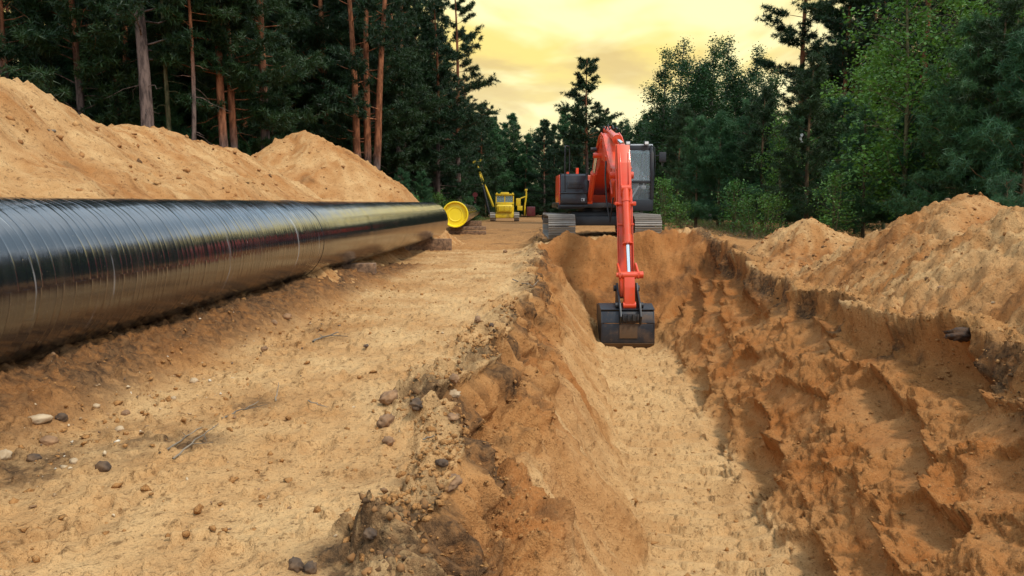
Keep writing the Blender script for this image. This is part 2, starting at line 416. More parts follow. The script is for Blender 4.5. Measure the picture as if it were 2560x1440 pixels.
def trench(s, t):
    """base surface with the trench cut in, and its wall coordinates"""
    top = top_h(s, t)
    eL, eR = edge_left(t), edge_right(t)
    fl = FL + .012 * (t - 7) + .07 * gn(t * .5, 2, 41) + .04 * gn(t * 2, 3, 42); fr = FR + .040 * (t - 7) + .12 * gn(t * .45, 6, 43) + .10 * gn(t * 1.5, 3, 44) + .05 * gn(t * 4, 3, 48)
    zf = ZF + .05 * gn(s * .8, t * .5, 45)
    uL = (fl - s) / (fl - eL); uR = (s - fr) / (eR - fr)
    near = 1 - sstep(7.5, 12, t)
    # left wall: slope, slumped bench, upright lip
    pa = np.interp(uL, [-1, 0, .10, .64, .76, .90, .945, 1.0, 3], [-1, 0, .07, .69, .75, .80, .85, 1.0, 12])
    pb = np.interp(uL, [-1, 0, .10, .45, .80, .92, 1.0, 3], [-1, 0, .07, .42, .78, .86, 1.0, 10])
    hL = zf + (top - zf) * (pa * near + pb * (1 - near))
    hR = zf + (top - zf) * np.interp(uR, [-1, 0, .08, .55, .80, .93, 1.0, 3], [-1, 0, .05, .52, .74, .86, 1.0, 7])
    tn = t + .30 * gn(s * .45, 2, 46) + .22 * np.clip(np.abs(s - 1.65) - .3, 0, 2.5) ** 1.5
    hE = ZF + (top - ZF) * np.interp((tn - TE0) / (TE1 - TE0), [-1, 0, .35, .7, .9, 1.1, 1.3, 3], [-1.5, 0, .22, .58, .80, .93, 1.0, 3])
    k = .10
    a = np.maximum(hL, hR); d = a - hE; a = .5 * (a + hE + np.sqrt(d * d + .45 * sstep(16.0, 19, t) + 1e-6))
    floor = zf; d = a - floor
    z = floor + .5 * (d + np.sqrt(d * d + k * k)) - .02
    z = np.minimum(top, z)
    return z, top, uL, uR, hL, hR, hE, zf

def build_ground():
    NY, NX = 960, 840
    Yr = 1.3 * (46 / 1.3) ** (np.arange(NY) / (NY - 1.))
    c = np.linspace(-1, 1, NX); ca = .80 * c + .30 * np.sign(c) * np.abs(c) ** 7
    X = ca[None, :] * (Yr[:, None] + .35); Y = np.repeat(Yr[:, None], NX, 1)
    s, t = st(X, Y)
    z, top, uL, uR, hL, hR, hE, zf = trench(s, t)
    onL = sstep(.02, .12, uL) * (1 - sstep(.96, 1.0, uL)) * (hL >= np.maximum(hR, hE) - .05) * (s < 3)
    onR = sstep(.03, .12, uR) * (1 - sstep(.97, 1.02, uR)) * (hR >= np.maximum(hL, hE) - .05) * (s > 1)
    onE = (hE > np.maximum(hL, hR)) & (hE < top) & (hE > ZF + .05)
    out = 1 - np.clip(np.maximum.reduce([(z < top - .01).astype(float)]), 0, 1)
    isfloor = sstep(.22, .05, z - zf) * (1 - out)
    # --- directions of the bare surface, softened, along which all relief is moved
    def blur(a, r):
        for ax in (0, 1):
            for _ in range(2):
                p = np.concatenate([np.repeat(np.take(a, [0], ax), r, ax), a, np.repeat(np.take(a, [-1], ax), r + 1, ax)], ax)
                cs = np.cumsum(p, ax); n = a.shape[ax]
                a = (np.take(cs, np.arange(2 * r + 1, 2 * r + 1 + n) - 0, ax) - np.take(cs, np.arange(0, n), ax)) / (2 * r + 1)
        return a
    zb = blur(z, 5)
    gy = np.gradient(zb, axis=0) / np.gradient(Y, axis=0); gx = np.gradient(zb, axis=1) / np.gradient(X, axis=1)
    gyc = gy - gx * (np.gradient(X, axis=0) / np.gradient(Y, axis=0))
    gx = np.clip(gx, -1.6, 1.6); gyc = np.clip(gyc, -1.6, 1.6)
    nl = 1 / np.sqrt(1 + gx * gx + gyc * gyc); nx, ny, nz = -gx * nl, -gyc * nl, nl
    zz = z.copy(); big = np.zeros_like(z)
    # left wall: slumps and shallow gullies
    big += onL * (.13 * fbm(s * .8, t * .7, 3, 51) + .08 * ridged(t * 1.5 + s * .5, s * .35, 3, 52))
    # right wall: bucket bites, each a ledge with a ragged upper lip and a smooth hollow under it
    wob1, wob2 = gn(s * 1.2, t * 1.2, 53), gn(s * 1.1 + 5, t * 1.1, 54)
    bx = t * 1.05 + s * .30 + .30 * wob1; by = uR * 4.0 - t * .22 + .28 * wob2
    f1, f2, ox, oy, idd = worley(bx, by, 3)
    edge = f2 - f1
    bite = np.where(idd > .15, .20 + .40 * idd, .03)
    bite = bite * (.35 + .85 * sstep(-.35, .35, gn(s * .55, t * .42, 79)))
    bowl = np.clip(.42 + oy * 1.0, 0, 1) * np.clip(1.15 - 1.9 * ox * ox, 0, 1)
    big -= onR * bite * bowl
    lip = onR * np.exp(-(edge / .12) ** 2) * sstep(.1, -.25, oy)
    smoothface = onR * sstep(.10, .24, edge) * sstep(-.15, .12, oy) * (idd > .18)
    bx2 = t * 2.6 + s * .9 + .3 * gn(s * 2.1, t * 2.1, 55); by2 = uR * 8.5 - t * .5 + .3 * gn(s * 2 + 5, t * 2, 56)
    g1, g2, qx, qy, id2 = worley(bx2, by2, 9)
    big -= onR * (1 - .92 * smoothface) * (.02 + .07 * id2) * np.clip(.5 + qy, 0, 1)
    nearR = onR * (1 - sstep(6.5, 10, t))
    big += nearR * .06 * ridged((uR * 3.2 + t * .30) + .25 * gn(s, t, 57), t * .3, 2, 58)
    big += onR * .10 * fbm(s * .7, t * .6, 2, 75)
    # left bench and lip: blocks broken off
    h1, h2, wx, wy, id3 = worley(t * 1.5 + .3 * gn(s * 2, t * 2, 59), uL * 3.4 + .3 * gn(s * 2, t * 2, 60), 5)
    big -= onL * sstep(.52, .68, uL) * (.04 + .14 * id3) * sstep(0, .08, h2 - h1) * np.clip(.5 + wy, 0, 1)
    h1, h2, wx, wy, id4 = worley(t * 3.4 + .3 * gn(s * 4, t * 4, 76), uL * 7.5 + .3 * gn(s * 4, t * 4, 77), 6)
    big += onL * sstep(.45, .62, uL) * (.10 * id4 - .03) * sstep(0, .2, h2 - h1)
    big += onE * .20 * fbm(s * 1.2, (t + z) * 1.1, 4, 61); endrim = np.exp(-((t - 21.5) / .55) ** 2) * (s > -.6) * (s < 5)
    big += endrim * np.clip(.10 * gn(s * 1.7, t * 1.2, 78) + .05, -.03, .3)
    # spill along both rims
    rimL = np.exp(-((uL - 1.05) / .08) ** 2) * out; rimR = np.exp(-((uR - 1.06) / .10) ** 2) * out
    big += rimL * np.clip(.03 + .12 * gn(s * 1.3, t * .9, 62), 0, .2) + rimR * np.clip(.05 + .16 * gn(s * 1.2, t * .8, 63), 0, .3)
    crumb = fbm(s * 5.5, t * 5.5, 4, 64, .6); crumb2 = fbm(s * 17, t * 17, 3, 65, .6)
    rough = np.clip(ridged(s * 7, t * 7, 3, 66), -1, 1.5)
    wall = np.clip(onL + onR + onE, 0, 1)
    det = out * (.010 * crumb + .004 * crumb2 + .016 * np.clip(fbm(s * 1.7, t * 1.2, 3, 67), -1, 1))
    # foot and track prints on the trodden bank
    p1, p2, ax, ay, pid = worley(s * 2.6, t * 2.2, 12)
    det += out * np.where(pid > .62, -.022 * sstep(.30, .18, np.hypot(ax, ay * .8)), 0) * (s < 4)
    det += out * np.where(pid > .62, .012 * np.exp(-((np.hypot(ax, ay * .8) - .31) / .06) ** 2), 0) * (s < 4)
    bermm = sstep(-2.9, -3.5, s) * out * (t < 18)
    det += bermm * .020 * crumb
    det += (rimL + rimR) * (.05 * crumb + .028 * crumb2)
    wl = onL * (1 - sstep(.58, .70, uL)); bench = onL * sstep(.58, .70, uL)
    streak = gn(t * 9 + s * .8, s * .9, 68) + .6 * gn(t * 21 + s * 1.2, s * 1.4, 69)
    det += wl * (.034 * streak + .024 * crumb + .008 * crumb2) + bench * (.040 * crumb + .020 * crumb2 + .012 * streak)
    det += onR * (1 - .90 * smoothface) * (.050 * crumb + .022 * crumb2) + lip * (.030 * rough + .02 * crumb2)
    acr = uR * 2.9 + t * .55 + .06 * gn(s * 2, t * 2, 95); det += smoothface * (.014 * gn(acr * 8, t * .7, 93) + .007 * gn(acr * 19, t * 1.1, 94)) + onR * (1 - smoothface) * .006 * rough + wl * .010 * rough
    det += onE * (.035 * crumb + .012 * crumb2)
    # trench floor: overlapping scrape and tread marks
    m1, m2, ux, uy, mid = worley(s * 3.2 + .3 * gn(s * 3, t * 3, 70), t * 4.2, 15)
    det += isfloor * (.105 * np.clip(.5 - uy * 1.2, -.3, 1.1) * (.35 + .65 * mid) * sstep(0, .12, m2 - m1) + .008 * crumb + .004 * crumb2)
    def clods(freq, seed, thr, sx=1.0):
        c1_, c2_, _, _, ci = worley(s * freq * sx + .25 * gn(s * freq, t * freq, seed), t * freq + .25 * gn(s * freq + 7, t * freq, seed + 1), seed)
        return np.where(ci > thr, np.sqrt(np.clip(1 - (c1_ / .52) ** 2, 0, 1)) * (.35 + .65 * ci), 0) * sstep(0, .08, c2_ - c1_) / freq
    cf = .62 * clods(5.0, 81, .45) + .55 * clods(10.0, 83, .35) + .5 * clods(20.0, 85, .3)
    zone = np.clip(np.exp(-((uL - 1.06) / .10) ** 2) * out * (s < 2) * (.6 + 1.2 * sstep(-.35, .3, nse_ := fbm(s * .9, t * .9, 3, 87))) + bench * (.5 + .9 * sstep(-.2, .4, nse_)), 0, 1.9)
    zone = zone + .8 * np.exp(-((uR - 1.02) / .09) ** 2) * (s > 2) * sstep(-.3, .3, nse_) + .65 * lip + .55 * onR * (1 - smoothface) * sstep(-.4, .3, nse_) + .6 * onE * sstep(-.2, .4, nse_) + endrim * sstep(-.3, .3, nse_) * .9 + .35 * bermm * np.exp(-((s + 3.05) / .25) ** 2) + .10 * wl
    big = .6 * big + .4 * blur(big, 1)
    det = det + big + np.minimum(.6 * cf * zone + .4 * blur(cf * zone, 1), .11)
    det = det + out * (s < 4.2) * .5 * clods(12.0, 89, .90) + out * (s < 4.2) * .45 * clods(22.0, 91, .86)
    Xd = X + nx * det; Yd = Y + ny * det; Zd = zz + nz * det
    # --- soil kinds: dark topsoil with painted berm shade, iron-red subsoil, pale dry sand
    nse = fbm(s * .9, t * .9, 4, 71); nsf = fbm(s * 3.1, t * 3.1, 3, 72)
    depth = top - z
    dark = .95 * np.exp(-((uL - 1.0) / .13) ** 2) * sstep(-.30, .40, nse + .45 * nsf) * (s < 2) + .5 * bench * sstep(0, .5, nsf + .5 * nse)
    dark += 1.15 * np.exp(-((uR - .94) / .09) ** 2) * sstep(-.40, .25, nse + .5 * nsf) * (s > 2)
    dark += out * .55 * sstep(.55, .95, fbm(s * .55 + 3, t * .38, 4, 73)) * (s < 0)
    def spot(px, py, rs, rt, a):
        d = ray(px, py); k = -CAMH / d[2]; s0, t0 = st(d[0] * k, d[1] * k)
        return a * np.exp(-(((s - s0) / rs) ** 2 + ((t - t0) / rt) ** 2)) * sstep(-.45, .35, nsf + .4 * nse)
    for q in ((450, 1110, .22, .28, .9), (620, 1010, .16, .35, .7), (60, 1180, .35, .35, .7), (900, 1400, .22, .22, 1.2), (700, 720, .35, 1.6, .6), (930, 660, .3, 1.6, .7), (1100, 1190, .2, .3, .8), (300, 1090, .3, .3, .5)): dark = dark + 1.4 * out * spot(*q)
    dark += onE * .55 * sstep(.2, .6, nse) + .75 * np.exp(-(((s - 4.1) / .7) ** 2 + ((t - 19.3) / 1.3) ** 2)) * sstep(-.3, .3, nsf)
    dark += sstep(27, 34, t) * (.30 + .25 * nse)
    red = onL * (.22 + .55 * sstep(-.2, .5, nse)) * sstep(0.1, .5, uL) + onR * (.60 + .5 * sstep(-.3, .4, nse)) * sstep(.05, .35, uR) + onE * (.65 + .3 * nse)
    red += bermm * .8; dark = dark + bermm * (.85 + .25 * nse)  # red dug soil on the berm; its darkening paints in shade under the pipe
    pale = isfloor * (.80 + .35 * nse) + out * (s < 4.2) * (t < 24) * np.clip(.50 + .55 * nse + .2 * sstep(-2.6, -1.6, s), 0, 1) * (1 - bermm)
    pale += wl * np.clip(.38 + .7 * gn(t * 2.2 + s * .4, s * .5, 74), 0, .8) + smoothface * .12
    V = np.stack([Xd, Yd, Zd], -1)
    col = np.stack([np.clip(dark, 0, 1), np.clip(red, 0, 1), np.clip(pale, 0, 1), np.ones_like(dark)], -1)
    idx = np.arange(NY * NX).reshape(NY, NX)
    Q = np.stack([idx[:-1, :-1], idx[:-1, 1:], idx[1:, 1:], idx[1:, :-1]], -1).reshape(-1, 4)
    # outer sheet: the rim of the fine grid carried on to the horizon
    rim = np.concatenate([idx[0, :-1], idx[:-1, -1], idx[-1, :0:-1], idx[:0:-1, 0]])
    base = V[rim[:]] if False else V.reshape(-1, 3)[rim]
    rings = []; cols = []
    cen = np.array([0., 22.])
    dirv = base[:, :2] - cen; dl = np.linalg.norm(dirv, axis=1, keepdims=True); dirv = dirv / dl
    for rad in (1, 6, 25, 80, 300, 1400):
        p = base[:, :2] + dirv * rad
        ss, tt = st(p[:, 0], p[:, 1])
        zt = trench(ss, tt)[0] if rad <= 25 else top_h(ss, tt) - .02
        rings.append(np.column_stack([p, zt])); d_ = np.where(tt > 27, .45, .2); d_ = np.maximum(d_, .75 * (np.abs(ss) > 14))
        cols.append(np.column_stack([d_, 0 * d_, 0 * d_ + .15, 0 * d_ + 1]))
    n0 = NY * NX; m = len(rim); QQ = [Q]; prev = rim
    for r in range(len(rings)):
        cur = n0 + r * m + np.arange(m)
        QQ.append(np.stack([prev, cur, np.roll(cur, -1), np.roll(prev, -1)], -1)); prev = cur
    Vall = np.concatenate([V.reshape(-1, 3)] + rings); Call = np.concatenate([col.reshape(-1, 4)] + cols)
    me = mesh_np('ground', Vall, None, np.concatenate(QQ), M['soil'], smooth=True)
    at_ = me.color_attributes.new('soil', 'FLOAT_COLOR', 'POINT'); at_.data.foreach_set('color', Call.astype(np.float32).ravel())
    obj('ground', me, kind='structure')
    return V.reshape(-1, 3), dict(out=out.ravel(), onL=onL.ravel(), onR=onR.ravel(), bench=bench.ravel(), rimL=rimL.ravel(), rimR=rimR.ravel(), floor=isfloor.ravel(), berm=bermm.ravel(), s=s.ravel(), t=t.ravel(), lip=lip.ravel(), dark=dark.ravel(), uL=uL.ravel(), uR=uR.ravel())
GV, GM = build_ground()
_d = GV - np.array([0, 0, CAMH])
_c, _s = math.cos(PITCH), math.sin(PITCH)
_dep = _d[:, 1] * _c - _d[:, 2] * _s; _up = _d[:, 1] * _s + _d[:, 2] * _c
GPX = 1280 + F * _d[:, 0] / _dep; GPY = 720 - F * _up / _dep
def ground_at(px, py):
    """nearest ground point seen at a photo pixel"""
    e = np.hypot(GPX - px, GPY - py); k = np.where(e < max(6, e.min() * 1.5))[0]
    k = k[np.argmin(_dep[k])]; return Vector(GV[k])
def gz(X, Y):
    s, t = st(np.array([float(X)]), np.array([float(Y)])); return float(trench(s, t)[0][0])

# ---------------------------------------------------------------- spoil heaps
HEAPV = []
def heap(name, peaks, x0, x1, y0, y1, step, seed, slope=.66, dark=0.0, redness=.25, cut=None, **k):
    """peaks: (X, Y, height) joined as a ridge when given as a list of polyline points"""
    xs = np.arange(x0, x1 + step, step); ys = np.arange(y0, y1 + step, step)
    X, Y = np.meshgrid(xs, ys)
    wx = .38 * gn(X * .45, Y * .45, seed) + .14 * gn(X * 1.3, Y * 1.3, seed + 1); wy = .38 * gn(X * .45 + 9, Y * .45, seed + 2) + .14 * gn(X * 1.3 + 9, Y * 1.3, seed + 3)
    Xw, Yw = X + wx, Y + wy
    Z = np.full(X.shape, -9.)
    for line in peaks:
        P = np.array(line, float)
        if len(P) == 1: P = np.vstack([P, P + [[.01, .01, 0]]])
        for a, b in zip(P[:-1], P[1:]):
            d = b[:2] - a[:2]; L2 = d @ d
            u = np.clip(((Xw - a[0]) * d[0] + (Yw - a[1]) * d[1]) / L2, 0, 1)
            dist = np.hypot(Xw - a[0] - u * d[0], Yw - a[1] - u * d[1])
            h = a[2] + u * (b[2] - a[2])
            r = .35; z = h - slope * (np.sqrt(dist * dist + r * r) - r) - .0
            k_ = .16; m = np.clip(.5 + .5 * (z - Z) / k_, 0, 1); Z = Z * (1 - m) + z * m + k_ * m * (1 - m)
    if cut: Z = Z - cut[1] * np.clip(X - cut[0], 0, None)
    gxx, gyy = np.gradient(Z, step)[1], np.gradient(Z, step)[0]
    ang = np.arctan2(gyy, gxx)
    # rills run down the slope: noise stretched along the fall line through the peak-centred angle
    rill = gn(ang * 9, Z * .7, seed + 5) + .6 * gn(ang * 23, Z * 1.1, seed + 6)
    cr = fbm(X * 4.5, Y * 4.5, 4, seed + 7, .6); cr2 = fbm(X * 14, Y * 14, 2, seed + 8, .6); big = fbm(X * .9, Y * .9, 3, seed + 9)
    lump = np.clip(gn(X * 6, Y * 6, seed + 10) - .42, 0, 1)
    ks = 1.0 if slope > .61 else .62; det = (.030 if ks == 1 else .006) * rill + .042 * ks * cr + .018 * cr2 + .08 * big + .22 * ks * lump
    Z = Z + det
    s, t = st(X, Y); T = top_h(s, t)
    cl = (s - edge_right(t) - .22 + .10 * cr) + np.where(t > 20.5, 9, 0); cl = np.where(s > 2, cl, 9)
    Z = np.minimum(Z, T - .03 + np.where(cl > 0, cl * .7, cl * 5) + np.where(cl < 2, .04 * cr, 0))
    keep = Z > T - .2
    V = np.stack([X, Y, np.maximum(Z, T - .3)], -1).reshape(-1, 3)
    ny, nx = X.shape; idx = np.arange(nx * ny).reshape(ny, nx)
    kq = keep[:-1, :-1] | keep[:-1, 1:] | keep[1:, 1:] | keep[1:, :-1]
    Q = np.stack([idx[:-1, :-1], idx[:-1, 1:], idx[1:, 1:], idx[1:, :-1]], -1)[kq]
    used = np.unique(Q); mp = np.full(len(V), -1); mp[used] = np.arange(len(used)); V = V[used]; Q = mp[Q]
    me = mesh_np(name, V, None, Q, M['soil'], True)
    nse = fbm(X * .7, Y * .7, 4, seed + 11); nf = gn(ang * 6, Z * .5, seed + 12)
    C = np.stack([np.clip(dark + .5 * sstep(.6, 1.0, nse + .4 * cr), 0, 1), np.clip(redness + .45 * nse, 0, 1), np.clip(.28 + .5 * nf - .3 * nse, 0, 1), np.ones_like(X)], -1).reshape(-1, 4)[used]
    me.color_attributes.new('soil', 'FLOAT_COLOR', 'POINT').data.foreach_set('color', C.astype(np.float32).ravel())
    HEAPV.append(V[V[:, 2] > gz(0, 30) - .1])
    return obj(name, me, **k)
def crest(px, py, s0):
    dx = ray(px, py); Y = s0 / (dx[0] / dx[1] - SA / CA) / CA
    p = at(px, py, Y); return (p.x, p.y, p.z)
S0 = -8.7
bank = [crest(p, q, S0) for p, q in ((-700, 120), (-320, 130), (0, 208), (60, 255), (150, 292), (245, 315), (262, 322), (330, 313), (400, 332), (470, 356), (560, 378), (612, 398))]
heap('sand_heap', [bank], -18, -2.6, 0.5, 36, .075, 101, label='long high bank of orange sand behind the black pipe on the left', cat='sand heap', group='heaps of dug-out sand')
pk = at(768, 330, 28)
heap('sand_heap', [[(pk.x - .55, pk.y - .1, pk.z - .12), (pk.x + .1, pk.y, pk.z)], [(pk.x - 2.6, pk.y + .8, pk.z - 1.1), (pk.x - .5, pk.y, pk.z - .1)]], -15.5, -.2, 19, 38, .085, 131, slope=.64, cut=(-4.0, .45), label='pointed sand heap behind the far half of the black pipe', cat='sand heap', group='heaps of dug-out sand')
pk = at(1082, 566, 27.0)
heap('sand_heap', [[(pk.x, pk.y, pk.z)]], pk.x - 3, pk.x + 3, pk.y - 3, pk.y + 3,   .05, 151, slope=.70, label='low cone of sand between the black pipe end and the yellow cap', cat='sand heap', group='heaps of dug-out sand')
pk = at(2024, 548, 17.5)
heap('sand_heap', [[(pk.x, pk.y, pk.z)], [(pk.x + .5, pk.y - .9, pk.z - .45), (pk.x, pk.y, pk.z - .06)]], pk.x - 4, pk.x + 4, pk.y - 4.2, pk.y + 4, .05, 171, slope=.60, redness=.45, label='small peaked sand heap right of the excavator in front of saplings', cat='sand heap', group='heaps of dug-out sand')
pk = at(2350, 496, 12.6); p2 = at(2300, 640, 10.4)
heap('sand_heap', [[(pk.x - .25, pk.y, pk.z - .03), (pk.x + .35, pk.y + .1, pk.z)], [(pk.x - .2, pk.y - .2, pk.z - .15), (p2.x, p2.y, p2.z)]], pk.x - 4.2, pk.x + 4.5, pk.y - 5, pk.y + 4.5, .042, 191, slope=.60, redness=.45, label='largest rounded sand heap on the right beside the trench', cat='sand heap', group='heaps of dug-out sand')
p1 = at(2640, 545, 8.6)
heap('sand_heap', [[(p1.x + .5, p1.y + .2, p1.z + .45), (p1.x + 1.6, p1.y - 1.2, p1.z + .7)]], p1.x - 3.2, p1.x + 5, p1.y - 6, p1.y + 3.6, .036, 211, slope=.52, redness=.35, label='sand slope cut off by the right edge of the picture', cat='sand heap', group='heaps of dug-out sand')

# ---------------------------------------------------------------- pipes
PD = Vector((math.sin(R(2.89)), math.cos(R(2.89)), 0)); PN = Vector((PD.y, -PD.x, 0))
def pipe_frame(o, p0, d):
    """object x axis along the pipe"""
    o.location = p0; o.rotation_euler = Vector(d).to_track_quat('X', 'Z').to_euler()
def barrel(name, x0, x1, r, wall, mat, parent, n=96, nl=220, wob=.004):
    xs = np.linspace(x0, x1, nl); an = np.arange(n) * 2 * math.pi / n
    A, Xx = np.meshgrid(an, xs)
    rr = r + wob * (gn(Xx * 1.6 + A * .1, A * 0 + 3, 301) + .5 * gn(Xx * 4.5 + A * .2, A * 0 + 8, 302)) + wob * .6 * gn(Xx * .7, np.sin(A) * 2 + np.cos(A) * 1.3, 303)
    V = np.stack([Xx, np.cos(A) * rr, np.sin(A) * rr], -1).reshape(-1, 3)
    i = np.arange(nl - 1)[:, None] * n; j = np.arange(n)[None]; k = (j + 1) % n
    Q = [np.stack([i + j, i + k, i + n + k, i + n + j], -1).reshape(-1, 4)]
    ri = r - wall; xin = np.array([x0, x1]); base = len(V)
    Vi = np.concatenate([np.column_stack([np.full(n, x), np.cos(an) * ri, np.sin(an) * ri]) for x in (x0, x1)]); V = np.concatenate([V, Vi])
    j = np.arange(n); k = (j + 1) % n
    Q.append(np.stack([base + j, base + n + j, base + n + k, base + k], -1)); Q.append(np.stack([j, base + j, base + k, k], -1))
    e = (nl - 1) * n; Q.append(np.stack([e + j, e + k, base + n + k, base + n + j], -1))
    me = mesh_np(name, V, None, np.concatenate(Q), mat, True); me.set_sharp_from_angle(angle=R(40))
    return obj(name, me, parent)
PR = .60
ax0 = Vector((0, 0, CAMH - .552)) - PN * 3.97
near = empty('steel_pipe', label='huge glossy black coated pipe running along the left bank', cat='pipe', group='black coated pipes')
tA, tS, tB = -9.0, 11.35, 25.0
pipe_frame(near, ax0, PD)
barrel('barrel', tA, tS + .02, PR, .02, M['pipe_a'], near, nl=420)
barrel('barrel', tS, tB, PR - .004, .02, M['pipe_b'], near, nl=280, wob=.0025)
barrel('joint_sleeve', tS - .18, tS + .24, PR + .006, .010, M['pipe_a'], near, nl=20, wob=.001)
# second pipe with its yellow end cap
c1 = at(1138, 536, 35); c2 = at(1190, 527, 104)
far = empty('steel_pipe', label='black pipe with a yellow cap lying beyond the near pipe', cat='pipe', group='black coated pipes')
d2 = (c2 - c1); pipe_frame(far, c1, d2)
barrel('barrel', .06, d2.length, .58, .02, M['pipe_b'], far, nl=60, n=64)
def cap_mesh():
    # dished disc: rim, step, flat centre with a raised ring, short radial ribs
    prof = [(-.05, .60), (-.07, .595), (-.075, .555), (-.02, .53), (.05, .50), (.055, .40), (.045, .34), (.03, .32), (.035, .30), (.05, .28), (.055, 0.001)]
    n = 64; an = np.arange(n) * 2 * math.pi / n
    pr = [(.14, .602)] + prof
    V = np.concatenate([np.column_stack([np.full(n, x), np.cos(an) * r, np.sin(an) * r]) for x, r in pr])
    Q = []
    j = np.arange(n); k = (j + 1) % n
    for i in range(len(pr) - 1): Q.append(np.stack([i * n + j, i * n + n + j, i * n + n + k, i * n + k], -1))
    me = mesh_np('end_cap', V, None, np.concatenate(Q), M['cap'], True); me.set_sharp_from_angle(angle=R(35)); return me
cap = obj('end_cap', cap_mesh(), far)
ribm = G().box((0, 0, 0), (.03, .012, .085), .003).mesh('rib', M['cap'])
for i in range(26):
    a = i * 2 * math.pi / 26
    o = obj('rib', ribm, cap); o.location = (.012, math.cos(a) * .49, math.sin(a) * .49); o.rotation_euler = (a - math.pi / 2, 0, 0)
# a third, open pipe lying far off beyond the excavator
p3 = at(1360, 544, 74)
third = empty('steel_pipe', label='small dark open pipe end lying far off left of the excavator', cat='pipe', group='black coated pipes')
pipe_frame(third, p3, Vector((.75, .65, .02)))
barrel('barrel', 0, 7, .34, .02, M['pipe_b'], third, nl=12, n=40)

# timbers carrying the pipes
def timber(loc, size, rz, label, tilt=0):
    g = G().box((0, 0, 0), size, .018); o = g.make('timber_block', M['timber'], label=label, cat='timber', group='timbers under the pipes')
    o.location = loc; o.rotation_euler = (0, tilt, rz); return o
def on_axis(p0, d, k): return Vector(p0) + Vector(d).normalized() * k
q = on_axis(ax0, PD, 23.4); gzq = gz(q.x + .3, q.y)
timber((q.x + .15, q.y, (gzq + ax0.z - PR) / 2 + .02), (1.5, .34, ax0.z - PR - gzq + .10), -R(3), 'dark timber block under the far end of the black pipe')
q = on_axis(ax0, PD, 14.0); zz0 = gz(q.x + .5, q.y)
timber((q.x + .05, q.y, (zz0 + ax0.z - PR) / 2), (1.3, .3, max(.12, ax0.z - PR - zz0 + .08)), R(4), 'dark timber block in shadow under the middle of the black pipe')
for i, (k, dz, lab) in enumerate(((1.1, .0, 'upper timber of the pair below the yellow pipe cap'), (.95, 0, 'lower timber of the pair below the yellow pipe cap'))):
    q = on_axis(c1, d2, k); h = (q.z - .58) / 2
    h0 = gz(q.x, q.y); top = q.z - .585; hh = (top - h0) / 2
    timber((q.x + .55, q.y, h0 + hh * (1.5 if i == 0 else .5) + (.01 if i == 0 else -.01)), (1.7, .36, hh * .94), R(6 - 11 * i), lab)
q = on_axis(c1, d2, 17); h0 = gz(q.x, q.y)
timber((q.x + .3, q.y, (h0 + q.z - .58) / 2), (1.6, .4, q.z - .58 - h0 + .05), R(2), 'pale timber stack under the capped pipe farther back')

